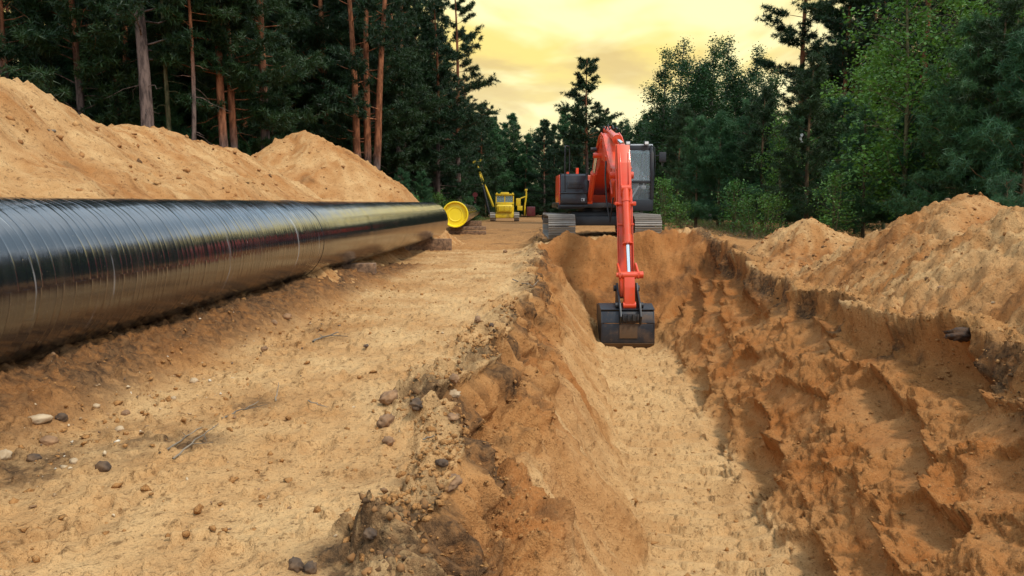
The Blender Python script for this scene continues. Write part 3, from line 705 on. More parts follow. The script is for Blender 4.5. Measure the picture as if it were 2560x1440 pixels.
# ---------------------------------------------------------------- excavator
EX = Vector((2.76, 24.75, .40))
def build_excavator():
    ex = empty('excavator', EX, 0, label='orange-red crawler excavator digging at the end of the trench', cat='excavator')
    O, K, C, B = M['orange'], M['black'], M['charcoal'], M['bucket']
    # --- tracks
    for sx in (-1, 1):
        cx = sx * 1.28
        tr = empty('track'); tr.parent = ex; tr.location = (cx, 0, 0)
        L, r = 1.86, .325
        g = G().box((0, 0, .36), (.34, 3.4, .30), .04)
        g.cyl((-.2, -L, .36), (.2, -L, .36), .28, n=24); g.cyl((-.2, L, .36), (.2, L, .36), .28, n=24)
        for k in range(7): g.cyl((-.2, -1.5 + k * .5, .17), (.2, -1.5 + k * .5, .17), .11, n=14)
        g.make('track_frame', K, tr)
        # shoe: plate with three grousers
        sg = G().box((0, 0, 0), (.80, .185, .022), .004)
        for yy in (-.075, 0, .075): sg.prism([(yy - .012, .01), (yy + .012, .01), (yy + .007, .042), (yy - .007, .042)], -.398, .398)
        sm = sg.mesh('track_shoe', M['shoe'], False)
        per = 4 * L + 2 * math.pi * r; n = int(per / .195); stp = per / n
        for i in range(n):
            d = i * stp
            if d < 2 * L: y, z, a = -L + d, .36 + r, 0
            elif d < 2 * L + math.pi * r: b = (d - 2 * L) / r; y, z, a = L + r * math.sin(b), .36 + r * math.cos(b), -b
            elif d < 4 * L + math.pi * r: y, z, a = L - (d - 2 * L - math.pi * r), .36 - r, math.pi
            else: b = (d - 4 * L - math.pi * r) / r; y, z, a = -L - r * math.sin(b), .36 - r * math.cos(b), math.pi - b
            o = obj('track_shoe', sm, tr); o.location = (0, y, z); o.rotation_euler = (a, 0, 0)
    G().box((0, 0, .62), (1.8, 1.5, .36), .06).box((0, -.9, .52), (1.9, .35, .3), .05).box((0, .9, .52), (1.9, .35, .3), .05).cyl((0, 0, .75), (0, 0, .96), .62, n=32).make('undercarriage', K, ex)
    # --- upper structure
    G().box((0, .55, 1.0), (2.7, 3.6, .16), .03).box((-.95, -.9, .95), (.8, .8, .12), .02).make('deck', K, ex)
    G().box((.0, 1.55, 1.53), (2.1, 1.6, .92), .06).make('engine_cover', O, ex)
    prof = [(1.9, 1.0), (2.5, 1.0), (2.72, 1.15), (2.72, 1.85), (2.55, 2.0), (1.9, 2.0)]
    G().prism(prof, -1.20, 1.35, .05).make('counterweight', O, ex)
    G().cyl((-.55, 1.3, 1.95), (-.55, 1.3, 2.25), .05, n=12).make('exhaust_stack', O, ex); G().cyl((-.9, .9, 1.95), (-.9, .9, 2.10), .045, n=12).make('filler_cap', O, ex)
    # right side box with its panels
    sb = G().box((-.87, -.35, 1.42), (.82, 1.9, 1.02), .06).make('tool_box', C, ex)
    G().prism([(-1.28, 1.02), (-1.22, 1.75), (-1.05, 1.93), (.6, 1.95), (.6, .95), (-1.1, .95)], -1.312, -1.283, .008).make('side_panel', O, ex)
    G().box((-.87, -.30, 1.945), (.80, 1.7, .03), .008).make('lid', C, sb)
    G().box((-.82, -1.325, 1.62), (.50, .03, .24), .012).make('grille_frame', C, sb)
    gr = G()
    for i in range(6): gr.box((-.97 + i * .062, -1.345, 1.56), (.03, .02, .10), .006)
    gr.box((-.82, -1.338, 1.655), (.40, .012, .11), .005); gr.make('grille', K, sb)
    lb = G().box((-.88, -1.36, 1.21), (.80, .16, .32), .03).make('lower_box', C, ex)
    G().box((-.88, -1.40, 1.375), (.82, .22, .035), .012).make('lid', C, lb)
    G().box((-.60, -1.447, 1.17), (.11, .012, .09), .003).make('label_plate', M['grey'], lb)
    G().box((-.62, -1.455, 1.165), (.045, .006, .05), 0).make('label_mark', K, lb)
    G().box((-.88, -1.25, .97), (.86, .30, .08), .02).make('step', K, ex)
    G().tube([(-1.13, -1.34, 1.05), (-1.15, -1.36, 1.9), (-1.15, -1.36, 2.74), (-1.12, -1.30, 2.80), (-1.0, -1.0, 2.80), (-.98, -.95, 2.74), (-.98, -.95, 1.93)], .018).make('handrail', K, ex)
    G().box((-.47, -.55, 1.50), (.06, 1.5, .95), .02).cyl((-.42, -1.1, 1.1), (-.42, -1.1, 1.75), .035, n=10).make('hose_bank', K, ex)
    # --- cab
    cab = empty('cab'); cab.parent = ex; cab.location = (0, 0, 0)
    x0, x1, y0, y1, z0, z1 = .60, 1.50, -1.62, .25, .98, 2.80
    fr = G()
    prof_post = lambda: None
    w = .075
    for xx in (x0 + w / 2, x1 - w / 2):
        fr.tube([(xx, y0 + .03, z0 + .05), (xx, y0 - .03, z0 + .75), (xx, y0 + .10, z1 - .25), (xx, y0 + .30, z1 - .04)], .062, 8)
        fr.box((xx, y1 - w / 2, (z0 + z1) / 2), (w, w, z1 - z0), .015); fr.box((xx, -.55, (z0 + z1) / 2), (.05, .06, z1 - z0), .01)
        fr.box((xx, (y0 + y1) / 2 + .1, z1 - .05), (w, y1 - y0 - .25, .08), .02); fr.box((xx, (y0 + y1) / 2, z0 + .22), (w, y1 - y0, .44), .02)
    fr.box(((x0 + x1) / 2, y0 + .28, z1 - .09), (x1 - x0, .11, .18), .02); fr.box(((x0 + x1) / 2, y0 + .02, z0 + .02), (x1 - x0, .12, .34), .02)
    fr.box(((x0 + x1) / 2, y0 - .015, z0 + .72), (x1 - x0 - .1, .045, .08), .01); fr.box(((x0 + x1) / 2, (y0 + y1) / 2, z0 - .01), (x1 - x0, y1 - y0, .06), .01)
    fr.make('frame', K, cab)
    G().box(((x0 + x1) / 2, y1 - .02, z0 + .45), (x1 - x0 - .1, .03, .9), .005).make('rear_panel', K, cab)
    G().box(((x0 + x1) / 2, (y0 + y1) / 2 + .12, z1 + .01), (x1 - x0 + .04, y1 - y0 - .28, .07), .03).make('roof', M['grey'], cab)
    def pane(name, pts):
        b = bmesh.new(); v = [b.verts.new(p) for p in pts]; f = b.faces.new(v)
        bmesh.ops.solidify(b, geom=[f], thickness=.008); me = bpy.data.meshes.new(name); b.to_mesh(me); b.free(); me.materials.append(M['glass']); return obj(name, me, cab)
    pane('windscreen', [(x0 + .07, y0 - .02, z0 + .745), (x1 - .07, y0 - .02, z0 + .745), (x1 - .07, y0 + .12, z1 - .25), (x1 - .07, y0 + .26, z1 - .11), (x0 + .07, y0 + .26, z1 - .11), (x0 + .07, y0 + .12, z1 - .25)])
    pane('lower_window', [(x0 + .07, y0 + .02, z0 + .14), (x1 - .07, y0 + .02, z0 + .14), (x1 - .07, y0 - .015, z0 + .69), (x0 + .07, y0 - .015, z0 + .69)])
    pane('side_window', [(x0 + .03, y0 + .12, z0 + .45), (x0 + .03, y1 - .1, z0 + .45), (x0 + .03, y1 - .1, z1 - .1), (x0 + .03, y0 + .32, z1 - .1)])
    pane('side_window', [(x1 - .03, y0 + .12, z0 + .45), (x1 - .03, y1 - .1, z0 + .45), (x1 - .03, y1 - .1, z1 - .1), (x1 - .03, y0 + .32, z1 - .1)])
    pane('rear_window', [(x0 + .1, y1 - .02, z0 + .92), (x1 - .1, y1 - .02, z0 + .92), (x1 - .1, y1 - .02, z1 - .12), (x0 + .1, y1 - .02, z1 - .12)])
    G().box((1.05, -.45, 1.45), (.52, .5, .16), .06).box((1.05, -.17, 1.85), (.50, .14, .75), .06).box((1.05, -.14, 2.32), (.28, .1, .2), .04).box((1.05, -.4, 1.2), (.4, .4, .4), .03).make('operator_seat', M['seat'], cab)
    for x_ in (.80, 1.32): G().box((x_, -.75, 1.55), (.14, .5, .12), .03).tube([(x_, -.95, 1.6), (x_, -1.0, 1.85)], .02).make('console', M['grey'], cab)
    for x_ in (.95, 1.12): G().tube([(x_, -1.35, 1.05), (x_ - .02, -1.25, 1.55)], .018).make('travel_lever', K, cab)
    G().box((.95, -1.50, 1.36), (.05, .04, .52), .012, Matrix.Rotation(.55, 3, 'Y')).make('wiper_arm', M['grey'], cab)
    for xx in (.74, 1.30):
        lt = G().box((xx, y0 + .17, z1 + .065), (.15, .10, .12), .02).make('work_lamp', K, cab)
        G().box((xx, y0 + .118, z1 + .065), (.11, .012, .085), .004).make('lens', M['lamp'], lt)
    mr = G().tube([(x1 - .02, y0 + .18, 2.45), (x1 + .18, y0 + .05, 2.50)], .014).tube([(x1 + .02, y0 + .05, 1.6), (x1 + .05, y0 + .0, 2.2), (x1 + .04, y0 + .1, 2.72), (x1 - .05, y0 + .2, 2.80)], .013).box((x1 + .27, y0 + .03, 2.44), (.22, .05, .30), .03).make('mirror', K, cab)
    # --- boom (profile in y,z)
    boom = empty('boom'); boom.parent = ex; boom.location = (0, 0, 0)
    up = [(-.30, 1.62), (-.9, 2.12), (-1.75, 2.66), (-2.55, 2.97), (-3.05, 3.02), (-3.6, 2.86), (-4.5, 2.35), (-5.35, 1.92)]
    lo = [(-5.42, 1.62), (-4.5, 1.88), (-3.7, 2.18), (-3.1, 2.28), (-2.6, 2.18), (-1.75, 1.90), (-.9, 1.55), (-.30, 1.32)]
    bo = G().prism(up + lo, -.24, .24, .018)
    for i in range(len(up) - 1):      # flange strips along the upper edge
        for sx in (-1, 1): bo.tube([(sx * .25, *up[i]), (sx * .25, *up[i + 1])], .022, 6)
    bo.make('boom_arm', O, boom)
    for sx in (-1, 1): G().prism([(-.05, 1.05), (-.95, 1.05), (-1.05, 1.35), (-.6, 1.80), (-.15, 1.80)], sx * .33 - .03, sx * .33 + .03, .01).make('boom_bracket', O, boom)
    for w_, y_, z_, r_ in ((.42, -.38, 1.48, .085), (.46, -2.95, 2.40, .075), (.30, -5.38, 1.76, .09)): G().cyl((-w_, y_, z_), (w_, y_, z_), r_, n=18).make('pivot_pin', O, boom)
    for sx in (-1, 1):
        a, b = Vector((sx * .37, -1.18, 1.12)), Vector((sx * .37, -2.95, 2.40)); m = a.lerp(b, .62)
        cy = G().cyl(a, m, .085, n=18).cyl(a - Vector((.08, 0, 0)), a + Vector((.08, 0, 0)), .11, n=16).cyl(m, m + (b - m) * .06, .10, n=18).make('boom_cylinder', O, boom)
        G().cyl(m, b, .05, n=14).make('piston_rod', M['chrome'], cy)
    # arm cylinder on top of the boom
    a, b = Vector((0, -2.35, 3.16)), Vector((0, -5.50, 2.52)); m = a.lerp(b, .66)
    cy = G().cyl(a, m, .10, n=20).cyl(m, m + (b - m) * .07, .125, n=20).cyl(a - Vector((.12, 0, 0)), a + Vector((.12, 0, 0)), .11, n=16).make('arm_cylinder', O, boom)
    G().cyl(m, b, .055, n=14).make('piston_rod', M['chrome'], cy)
    G().box((0, -2.35, 3.02), (.22, .30, .26), .03).make('cylinder_bracket', O, boom)
    # hoses over the boom and steel lines along its side
    for i, (xo, zo) in enumerate(((-.14, .0), (-.05, .05), (.06, .03), (.15, -.02))):
        G().tube([(xo, -1.9, 2.72), (xo, -2.25, 3.0 + zo), (xo * 1.2, -2.7, 3.18 + zo), (xo * 1.2, -3.0, 3.20 + zo), (xo * 1.1, -3.3, 3.10)], .022, 8).make('hose', M['rubber'], boom)
    for k in range(3):
        zz = -.06 - .07 * k
        G().tube([(-.27, y, z + zz) for y, z in up[1:]], .016, 6).make('steel_line', O, boom)
    for y, z in ((-2.0, 2.66), (-3.3, 2.84), (-4.4, 2.28)): G().box((-.28, y, z - .12), (.05, .08, .30), .01, Matrix.Rotation(.4 if y < -3 else -.3, 3, 'X')).make('line_clamp', O, boom)
    G().tube([(-.30, -4.6, 2.15), (-.36, -5.0, 1.7), (-.36, -5.35, 1.1), (-.30, -5.6, .6), (-.24, -5.7, 1.2)], .022, 8).make('hose', M['rubber'], boom)
    G().cyl((-.46, -2.2, 2.62), (-.28, -2.2, 2.62), .06, n=12).make('lamp', K, boom)
    # --- stick (camera-side face carries the bucket cylinder)
    stick = empty('stick'); stick.parent = ex; stick.location = (0, 0, 0)
    front = [(-5.62, 2.50), (-5.86, 2.05), (-6.02, 1.55), (-6.30, .3), (-6.56, -.80), (-6.60, -1.18)]
    back = [(-6.40, -1.25), (-6.28, -.75), (-5.85, .55), (-5.45, 1.45), (-5.25, 1.75), (-5.36, 2.50)]
    G().prism(front + back, -.16, .16, .014).make('stick_arm', O, stick)
    for sx in (-1, 1): G().prism([(-5.74, 2.30), (-5.88, 2.05), (-6.16, 1.32), (-6.12, 1.22), (-5.9, 1.6), (-5.72, 2.0)], sx * .10 - .014, sx * .10 + .014, .006).make('cylinder_lug', O, stick)
    for sx in (-1, 1): G().prism([(-5.98, 1.40), (-6.04, 1.40), (-6.62, -.72), (-6.56, -.72)], sx * .165 - .010, sx * .165 + .010, .004).make('edge_rib', O, stick)
    a, b = Vector((.0, -6.13, 1.40)), Vector((.0, -6.90, -.60)); m = a.lerp(b, .64)
    cy = G().cyl(a, m, .092, n=22).cyl(a + Vector((-.11, 0, .02)), a + Vector((.11, 0, .02)), .085, n=16).cyl(a.lerp(b, .13), a.lerp(b, .155), .108, n=22).make('bucket_cylinder', O, stick)
    hd = G().cyl(a.lerp(b, .55), m, .112, n=22).cyl(m, a.lerp(b, .655), .125, n=22).make('gland', O, cy)
    bm_ = G()
    ax = (b - a).normalized(); u = Vector((1, 0, 0)); v = ax.cross(u)
    for i in range(14):
        an = i * 2 * math.pi / 14; c = m + u * math.cos(an) * .118 + v * math.sin(an) * .118
        bm_.cyl(c, c + ax * .035, .016, n=6)
    bm_.make('bolt_ring', O, cy)
    G().cyl(m, b, .048, n=16).make('piston_rod', M['chrome'], cy)
    for zz, f in ((1.05, .17), (.55, .35)): G().box((0, -6.16 - f * .3, zz), (.40, .05, .05), .01).make('line_clamp', O, stick)
    G().box((.21, -6.12, 1.05), (.10, .10, .10), .02).box((-.21, -6.12, 1.05), (.10, .10, .08), .02).make('line_clamp', O, stick)
    G().tube([(-.19, -5.75, 1.9), (-.19, -6.02, 1.2), (-.19, -6.30, .1), (-.19, -6.5, -.6)], .018, 6).make('steel_line', O, stick)
    # linkage
    lk = empty('linkage'); lk.parent = ex; lk.location = (0, 0, 0)
    G().cyl((-.25, -6.90, -.62), (.25, -6.90, -.62), .075, n=18).cyl((-.30, -6.90, -.62), (-.24, -6.90, -.62), .055, n=12).cyl((.24, -6.90, -.62), (.33, -6.90, -.62), .085, n=14).make('link_pin', O, lk)
    for sx in (-1, 1): G().prism([(-6.42, -.40), (-6.52, -.36), (-6.97, -.56), (-6.98, -.68), (-6.88, -.72), (-6.44, -.52)], sx * .215 - .022, sx * .215 + .022, .008).make('idler_link', O, lk)
    G().prism([(-6.82, -.60), (-6.96, -.58), (-7.04, -.9), (-7.08, -1.30), (-6.98, -1.40), (-6.88, -1.34), (-6.86, -.9)], -.125, .125, .02).cyl((-.15, -7.0, -1.33), (.15, -7.0, -1.33), .09, n=16).cyl((-.16, -6.9, -.63), (.16, -6.9, -.63), .09, n=16).make('bucket_link', O, lk)
    for sx in (-1, 1): G().prism([(-6.45, -.86), (-6.62, -.84), (-6.74, -1.0), (-7.12, -1.26), (-7.34, -1.55), (-7.22, -1.76), (-6.45, -1.5)], sx * .235 - .022, sx * .235 + .022, .008).cyl((sx * .22, -6.52, -.98), (sx * .31, -6.52, -.98), .075, n=14).cyl((sx * .22, -7.0, -1.33), (sx * .33, -7.0, -1.33), .07, n=14).make('bucket_ear', K, lk)
    G().box((0, -7.20, -1.60), (.40, .16, .16), .02).box((-.06, -7.30, -1.58), (.05, .07, .16), .01).box((.06, -7.30, -1.58), (.05, .07, .16), .01).box((.17, -7.28, -1.58), (.05, .06, .14), .01).box((-.17, -7.28, -1.58), (.05, .06, .14), .01).make('coupler', K, lk)
    # --- bucket: shell of plates open toward the machine
    bu = empty('bucket'); bu.parent = ex; bu.location = (-.05, 0, .0)
    hw = .60
    outer = [(-6.20, -1.38), (-6.75, -1.36), (-7.10, -1.46), (-7.20, -1.72), (-7.19, -1.74), (-7.22, -2.18), (-7.12, -2.33), (-6.95, -2.36)]
    def plate(p, q, th=.03, w=hw, x=0):
        p, q = Vector((0, *p)), Vector((0, *q)); d = (q - p).normalized(); nn = Vector((0, -d.z, d.y)) * th
        return [(p.y, p.z), (q.y, q.z), (q.y + nn.y, q.z + nn.z), (p.y + nn.y, p.z + nn.z)]
    sh = G()
    for i in range(len(outer) - 1):
        if i == 3: continue
        sh.prism(plate(outer[i], outer[i + 1]), -hw, hw, .004)
    sh.make('back_plate', B, bu)
    G().prism([(-7.235, -2.20), (-7.13, -2.375), (-6.85, -2.39), (-6.85, -2.34), (-7.10, -2.32), (-7.19, -2.19)], -hw - .01, hw + .01, .004).make('wear_strip', M['bucket_worn'], bu)
    G().prism([(-7.215, -1.75), (-7.235, -2.08), (-7.205, -2.08), (-7.19, -1.75)], -.20, .22, .003).make('wear_patch', M['bucket_worn'], bu)
    for sx in (-1, 1):
        G().prism([(-6.15, -1.40), (-6.75, -1.36), (-7.10, -1.46), (-7.20, -1.72), (-7.22, -2.18), (-7.12, -2.33), (-6.75, -2.33), (-6.30, -1.95)], sx * (hw + .012) - .013, sx * (hw + .012) + .013, .004).make('side_plate', B, bu)
    G().prism([(-6.75, -1.345), (-7.12, -1.44), (-7.13, -1.415), (-6.75, -1.315)], -hw - .03, hw + .03, .004).make('top_flange', B, bu)
    tm = G().prism([(-6.86, -2.33), (-6.90, -2.40), (-6.55, -2.50), (-6.55, -2.42)], -.05, .05, .006).mesh('tooth', B)
    for i in range(5): o = obj('tooth', tm, bu); o.location = (-.5 + i * .25, 0, .02)
    return ex
build_excavator()

# ---------------------------------------------------------------- pipelayer
def build_pipelayer():
    p = at(1262, 552, 82); z0 = p.z
    t = empty('pipelayer', (p.x, p.y, z0), 0, label='yellow crawler pipelayer with a side boom at the far end of the clearing', cat='crawler tractor')
    Yw, K = M['yellow'], M['black']
    for sx in (-1, 1):
        tr = empty('track'); tr.parent = t; tr.location = (sx * 1.27, 0, 0)
        L, r = 1.35, .40
        G().box((0, 0, .45), (.3, 2.6, .4), .04).cyl((-.18, -L, .45), (.18, -L, .45), .34, n=20).cyl((-.18, L, .45), (.18, L, .45), .34, n=20).make('track_frame', K, tr)
        sm = G().box((0, 0, 0), (.55, .19, .03), .005).prism([(-.09, .01), (-.06, .01), (-.07, .07), (-.08, .07)], -.275, .275).mesh('track_shoe', M['shoe'], False)
        per = 4 * L + 2 * math.pi * r; n = int(per / .205); stp = per / n
        for i in range(n):
            d = i * stp
            if d < 2 * L: y, z, a = -L + d, .45 + r, 0
            elif d < 2 * L + math.pi * r: b = (d - 2 * L) / r; y, z, a = L + r * math.sin(b), .45 + r * math.cos(b), -b
            elif d < 4 * L + math.pi * r: y, z, a = L - (d - 2 * L - math.pi * r), .45 - r, math.pi
            else: b = (d - 4 * L - math.pi * r) / r; y, z, a = -L - r * math.sin(b), .45 - r * math.cos(b), math.pi - b
            o = obj('track_shoe', sm, tr); o.location = (0, y, z); o.rotation_euler = (a, 0, 0)
    G().box((0, -.3, .78), (1.9, 2.6, .35), .05).prism([(-1.62, .35), (-1.62, .75), (-1.2, .85), (-1.2, .30)], -.98, .98, .03).make('chassis', Yw, t)
    for sx in (-1, 1): G().cyl((sx * .75, -1.7, .55), (sx * .75, -1.55, .55), .2, n=18).make('front_boss', Yw, t)
    G().prism([(-1.75, .95), (-1.75, 1.55), (-1.62, 1.68), (-.2, 1.75), (-.2, .95)], -.80, .80, .06).make('bonnet', Yw, t)
    gd = G()
    for xx in (-.6, 0, .6): gd.tube([(xx, -1.80, .95), (xx, -1.80, 1.6)], .03)
    gd.box((0, -1.77, 1.30), (1.3, .02, .55), .005); gd.make('radiator_guard', Yw, t)
    cab = empty('cab'); cab.parent = t; cab.location = (0, 0, 0)
    fr = G()
    for xx in (-.92, 0, .92): fr.box((xx, -.20, 2.2), (.12 if xx else .10, .08, 1.1), .02)
    for xx in (-.92, .92): fr.box((xx, 1.1, 2.2), (.12, .1, 1.1), .02)
    fr.box((0, -.2, 2.72), (1.96, .10, .14), .02).box((0, -.2, 1.82), (1.96, .10, .34), .02).box((0, .45, 1.35), (1.96, 1.4, .9), .04)
    for sx in (-1, 1): fr.box((sx * .93, .45, 1.85), (.1, 1.3, .3), .02).box((sx * .93, .45, 2.72), (.1, 1.4, .12), .02)
    fr.make('frame', Yw, cab)
    G().box((0, .45, 2.82), (2.0, 1.6, .12), .04).box((0, .3, 2.95), (.9, .9, .2), .06).box((-.85, .3, 2.92), (.14, .5, .16), .04).box((.85, .3, 2.92), (.14, .5, .16), .04).make('roof', Yw, cab)
    for sx in (-1, 1): G().box((sx * .46, -.20, 2.33), (.80, .02, .66), 0).make('windscreen', M['glass'], cab)
    for sx in (-1, 1): G().box((sx * .94, .45, 2.33), (.02, 1.2, .66), 0).make('side_window', M['glass'], cab)
    G().box((0, .5, 1.95), (.6, .5, .6), .08).box((0, .8, 2.3), (.55, .15, .6), .05).make('operator_seat', M['seat'], cab)
    # side boom: A-frame with tip sheaves
    tip = Vector((-2.95, -.1, 6.15)); f1, f2 = Vector((-1.62, -.55, .75)), Vector((-1.62, .75, .75))
    bo = empty('side_boom'); bo.parent = t; bo.location = (0, 0, 0)
    for f in (f1, f2):
        m = f.lerp(tip, .58)
        G().tube([f, m], .10, 8).make('boom_leg', K, bo); G().tube([m, tip], .085, 8).make('boom_leg', Yw, bo)
    G().box(tip + Vector((0, 0, .05)), (.9, .35, .2), .04).box(tip + Vector((.35, 0, .2)), (.25, .2, .35), .04, Matrix.Rotation(.5, 3, 'Y')).cyl(tip + Vector((-.2, -.2, 0)), tip + Vector((-.2, .2, 0)), .22, n=16).make('boom_head', Yw, bo)
    G().tube([Vector((-1.2, .1, 1.5)), Vector((-1.9, 0, 3.2)), Vector((-2.25, -.05, 4.2)), tip], [.14, .12, .06, .05], 8).make('luffing_line', Yw, bo)
    hk = at(1188, 487, 82) - Vector((p.x, p.y, z0)); hk.y = -.1
    G().tube([tip + Vector((-.3, 0, 0)), hk + Vector((0, 0, .3))], .02, 5).make('hoist_rope', K, bo)
    G().cyl(hk + Vector((0, -.12, 0)), hk + Vector((0, .12, 0)), .27, n=16).box(hk + Vector((0, 0, -.3)), (.2, .15, .4), .04).tube([hk + Vector((0, 0, -.5)), hk + Vector((.12, 0, -.7)), hk + Vector((0, 0, -.85)), hk + Vector((-.12, 0, -.75))], .05, 6).make('hook_block', M['maroon'], bo)
    tp = Vector((at(1192, 517, 82) - Vector((p.x, p.y, z0)))); tp.y = -.1
    for dx in (-.45, .45): G().tube([hk + Vector((0, 0, -.8)), Vector((hk.x + dx, hk.y, hk.z - 1.9))], .02, 5).make('sling', K, bo)
    # counterweight side
    G().box((1.62, .3, 1.35), (.55, 1.2, .5), .05).box((1.45, .3, 2.0), (.5, .7, .8), .08).make('winch', Yw, t)
    G().tube([(2.15, .2, .55), (2.15, .2, 1.6), (2.30, .2, 2.6), (2.30, .2, 3.3)], .09, 8).box((2.3, .2, 3.3), (.3, .2, .2), .03).tube([(1.7, .2, 2.4), (2.3, .2, 2.6)], .08, 6).make('counterweight_arm', Yw, t)
    G().prism([(-.5, .5), (.9, .5), (.9, 1.5), (-.5, 1.5)], 2.35, 3.25, .08).make('counterweight', M['maroon'], t)
build_pipelayer()

# ---------------------------------------------------------------- trees
class TM:
    """numpy mesh collector"""
    def __init__(s): s.V = []; s.Q = []; s.T = []; s.n = 0
    def tube(s, P, rad, n=6):
        V, Q = tube_np(np.asarray(P, float), np.asarray(rad, float), n); s.V.append(V); s.Q.append(Q + s.n); s.n += len(V)
    def tris(s, V):                       # V (m,3,3)
        m = len(V); s.V.append(V.reshape(-1, 3)); s.T.append(np.arange(m * 3).reshape(m, 3) + s.n); s.n += m * 3
    def quads(s, V):
        m = len(V); s.V.append(V.reshape(-1, 3)); s.Q.append(np.arange(m * 4).reshape(m, 4) + s.n); s.n += m * 4
    def mesh(s, name, mat, smooth=False):
        return mesh_np(name, np.concatenate(s.V), np.concatenate(s.T) if s.T else None, np.concatenate(s.Q) if s.Q else None, mat, smooth)
def unit(v): return v / (np.linalg.norm(v, axis=-1, keepdims=True) + 1e-9)
def tufts(P, D, n, L, w, r, spread=.75):
    """needle tufts at points P with shoot directions D"""
    m = len(P); d = unit(D[:, None, :] * (1 - spread) + spread * unit(r.normal(size=(m, n, 3))))
    b = P[:, None, :] + D[:, None, :] * r.uniform(-.06, .06, (m, n, 1))
    side = unit(np.cross(d, r.normal(size=(m, n, 3)))) * w * .5
    tip = b + d * L * r.uniform(.65, 1.2, (m, n, 1))
    return np.stack([b - side, b + side, tip], 2).reshape(-1, 3, 3)
def leaves(P, n, spread, size, r):
    m = len(P); c = (P[:, None, :] + r.normal(size=(m, n, 3)) * spread * np.array([1, 1, .75])).reshape(-1, 3); k = len(c)
    a = unit(r.normal(size=(k, 3)) * np.array([1, 1, .5])); nrm = unit(r.normal(size=(k, 3)) * .6 + np.array([0, 0, .8])); b = unit(np.cross(nrm, a)); a = unit(np.cross(b, nrm))
    sz = size * r.uniform(.6, 1.25, (k, 1)); a = a * sz; b = b * sz * .62
    return np.stack([c - a * .5, c - b * .5 + a * .02, c + a * .55, c + b * .5 + a * .02], 1)
HOLD = []
def finish_tree(name, trunk, crown, bark, leaf, dead=None):
    root = bpy.data.objects.new(name, None); root.empty_display_size = .3
    HOLD.append(root); parts = [bpy.data.objects.new('trunk', trunk.mesh('trunk', bark, True)), bpy.data.objects.new('crown', crown.mesh('crown', leaf))]
    return root, parts
def place(proto, loc, rz, sc, **k):
    root, parts = proto; r = root.copy(); link(r); r.location = loc; r.rotation_euler = (random.uniform(-.02, .02), random.uniform(-.02, .02), rz)
    r.scale = (sc,) * 3 if isinstance(sc, (int, float)) else sc
    for p in parts: c = p.copy(); link(c, r)
    return setp(r, **k)
def trunk_path(H, r, lean=.02, wob=.15, n=16):
    z = np.linspace(-.3, H, n); ph = r.uniform(0, 6, 4)
    x = lean * z + wob * np.sin(z * .35 + ph[0]) * z / H; y = wob * np.sin(z * .28 + ph[1]) * z / H
    return np.column_stack([x - x[1], y - y[1], z])
